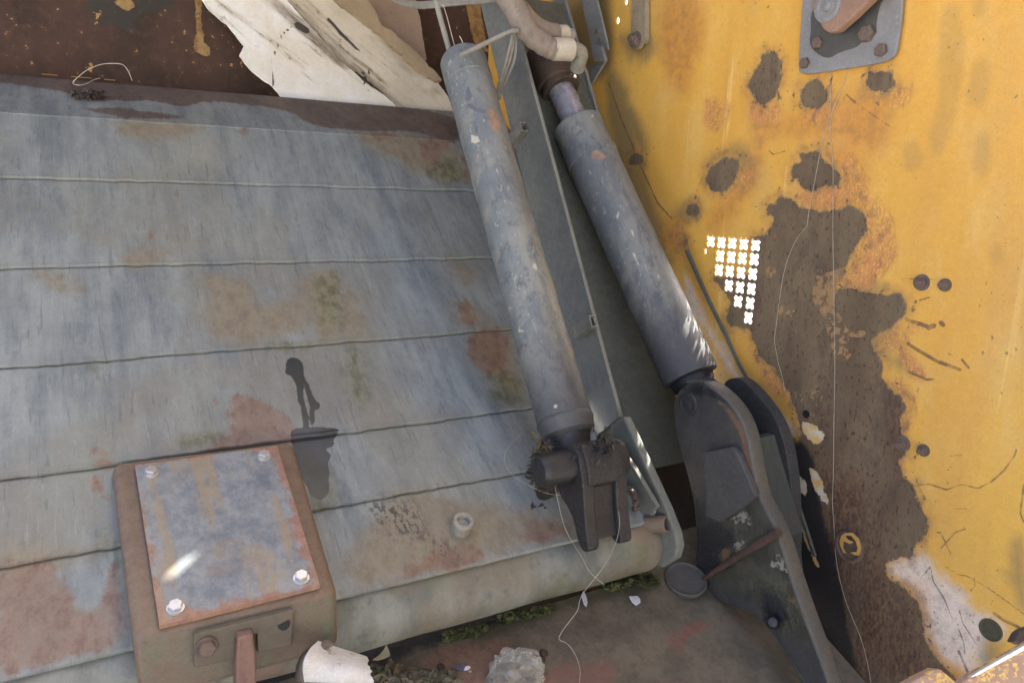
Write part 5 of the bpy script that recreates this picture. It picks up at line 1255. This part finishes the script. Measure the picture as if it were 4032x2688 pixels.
# crumpled clear plastic bag
def bag():
    c = hfl(*zJ((1975, 735))[0], .022); nu, nv = 30, 17
    U_, V_ = np.meshgrid(np.linspace(0, 2 * math.pi, nu), np.linspace(.02, math.pi * .75, nv), indexing='ij')
    X = np.cos(U_) * np.sin(V_); Y_ = np.sin(U_) * np.sin(V_); Zv = np.cos(V_)
    rid = lambda f, sd: abs(fbm(X * f + Zv * f * .7 + 9, Y_ * f - Zv * f * .6 + 4, sd, 3) - .44)
    k = .80 + 1.3 * rid(1.9, 5) + .8 * rid(4.2, 7)
    k = k + (RNG.random(k.shape) - .5) * .16; k[-1] = k[0]
    P = np.stack([c[0] + X * k * .060 + Zv * .008, c[1] + Y_ * k * .045, c[2] - .018 + Zv * k * .055], -1)
    t = NT('clear_plastic_film', rough=.18, spec=.6)
    n = t.noise(30, 4, .6)
    mat = t.finish(t.mix(n, (.50, .49, .43), (.36, .34, .28)), t.ss(n, .3, .7, .10, .30), t.noise(24, 5, .7), .006, .8)
    lw = t.n.new('ShaderNodeLayerWeight'); lw.inputs[0].default_value = .45
    t._in(t.b.inputs['Alpha'], t.add(t.mul(t.ss(lw.outputs['Facing'], .15, .85), .5), t.ss(n, .42, .7, .12, .5)))
    o = grid_obj('plastic_bag', P, mat); o.data.polygons.foreach_set('use_smooth', [False] * len(o.data.polygons))
    m = o.modifiers.new('th', 'SOLIDIFY'); m.thickness = .0008
    return set_tags(o, 'crumpled clear plastic bag on the floor below the nose', 'bag')
bag()
# loose nylon strings over the nose
def fstring(pts, deps, label, r=.00055):
    return set_tags(tube('string', smooth_path([dep(a, b, d) for (a, b), d in zip(pts, deps)], 3), r, M_string, None, 6), label, 'string')
fstring(zE((120,390),(0,500),(-40,600),(20,720),(170,810),(300,870),(400,878)), (1.70, 1.66, 1.63, 1.60, 1.585, 1.57, 1.56), 'looping pale string beside the pin of the lug')
fstring(zE((180,400),(260,470),(320,560),(355,760),(380,900),(430,1120),(500,1250),(580,1370),(620,1460),(680,1520),(740,1568)), (1.68, 1.62, 1.56, 1.53, 1.51, 1.49, 1.48, 1.46, 1.45, 1.45, 1.46), 'pale string falling over the lug and down the nose', .0005)
fstring(zE((855,1000),(865,1100),(840,1240),(760,1400),(680,1510)) + z8((1700,900),(1640,990),(1635,1060),(1590,1120),(1520,1210),(1490,1270),(1560,1290),(1620,1380),(1650,1480),(1640,1568)), (1.52, 1.50, 1.47, 1.44, 1.42, 1.41, 1.40, 1.40, 1.395, 1.39, 1.385, 1.38, 1.36, 1.33, 1.30), 'long pale string running from the lug slot down onto the floor')
def bl_string(pts, hs, label, r=.0012):
    return set_tags(tube('string', smooth_path([blade_pt(*hit_blade(a, b, h), h) for (a, b), h in zip(pts, hs)], 3), r, M_wire, None, 6), label, 'string')
bl_string(z1((910,555),(880,460),(840,395),(780,390),(700,440),(600,480),(540,530),(490,575),(540,590),(600,580),(640,550),(690,540)), [.012, .04, .06, .06, .055, .05, .03, .012, .01, .012, .014, .012], 'thin pale wire loop lying on the top flange of the blade')
cl = blade_pt(*hit_blade(*z1((620, 680))[0]), .010)
crumbs('dirt_clod', cl, 90, (.022, .012, .006), .012, M_darkrust, 'dark clod of dirt on the top flange of the blade')
for (a, b, c_, d_, lab) in ((290, 515, 400, 522, 'small yellow paint flake lying at the left of the wire loop'), (490, 525, 630, 535, 'long yellow paint flake under the wire loop'), (715, 540, 790, 548, 'yellow paint flake just past the wire loop end')):
    q = [hit_blade(x, y) for x, y in z1((a, b), ((a + c_) / 2, b - 18), (c_, d_), ((a + c_) / 2, d_ + 6))]
    set_tags(prism('paint_flake', [blade_pt(x, s, .010) for x, s in q], (0, .001, -.002), simple('yellow_flake', (.48, .28, .07), (.40, .22, .05), None, 40)), lab, 'flake')

# ------------------------------------------------------------------ rim of the hopper close to the camera
M_fore = simple('flaking_yellow_rim', (.30, .195, .14), (.235, .15, .11), (.56, .37, .10), 26, th3=(.50, .56))
M_alu = simple('bright_metal_edge', (.60, .62, .60), (.48, .50, .49), None, 20, rough=(.25, .45), metal=.5)
fr = thing('hopper_rim', 'flaking yellow-brown metal rim with a bright edge strip in the bottom corner', 'rim', tuple(dep(3900, 2700, .80)))
def fore(name, px, d, th, mat, bev):
    P = [dep(a, b, dd) for (a, b), dd in zip(px, d)]; n = M @ np.array([0.12, .35, -.93]); return prism(name, P, -n * th, mat, fr, bev)
fore('rim_corner', zC((450,1640),(720,1490),(930,1385),(960,1380),(1010,1410),(1120,1500),(1200,1568),(1320,1640)), [.86] * 8, .02, M_fore, .003)
fore('rim_plate', zC((1230,1640),(1320,1500),(1380,1475),(2040,1110),(2300,960),(2300,1640)), [.80] * 6, .018, M_fore, .003)
fore('edge_strip', zC((1340,1500),(1420,1440),(2031,1090),(2300,930),(2300,1000),(2031,1160),(1450,1470)), [.795] * 7, .006, M_alu, .001)
fore('rim_tab', zC((1895,1050),(1960,930),(2010,890),(2300,780),(2300,960),(1990,1090),(1960,1060)), [.84] * 7, .012, M_darkrust, .002)

# rail outside the wall, seen through the top row of holes
orl = prism('outer_rail', [(2.6, -1.0, 1.533), (2.66, -1.0, 1.533), (2.66, -1.0, 1.548), (2.6, -1.0, 1.548)], (0, 8.0, 0), simple('dark_rail', (.05, .055, .06), (.035, .04, .045), None, 8), None, .004)
set_tags(orl, 'dark horizontal rail outside, seen through the top row of cross holes', 'rail')
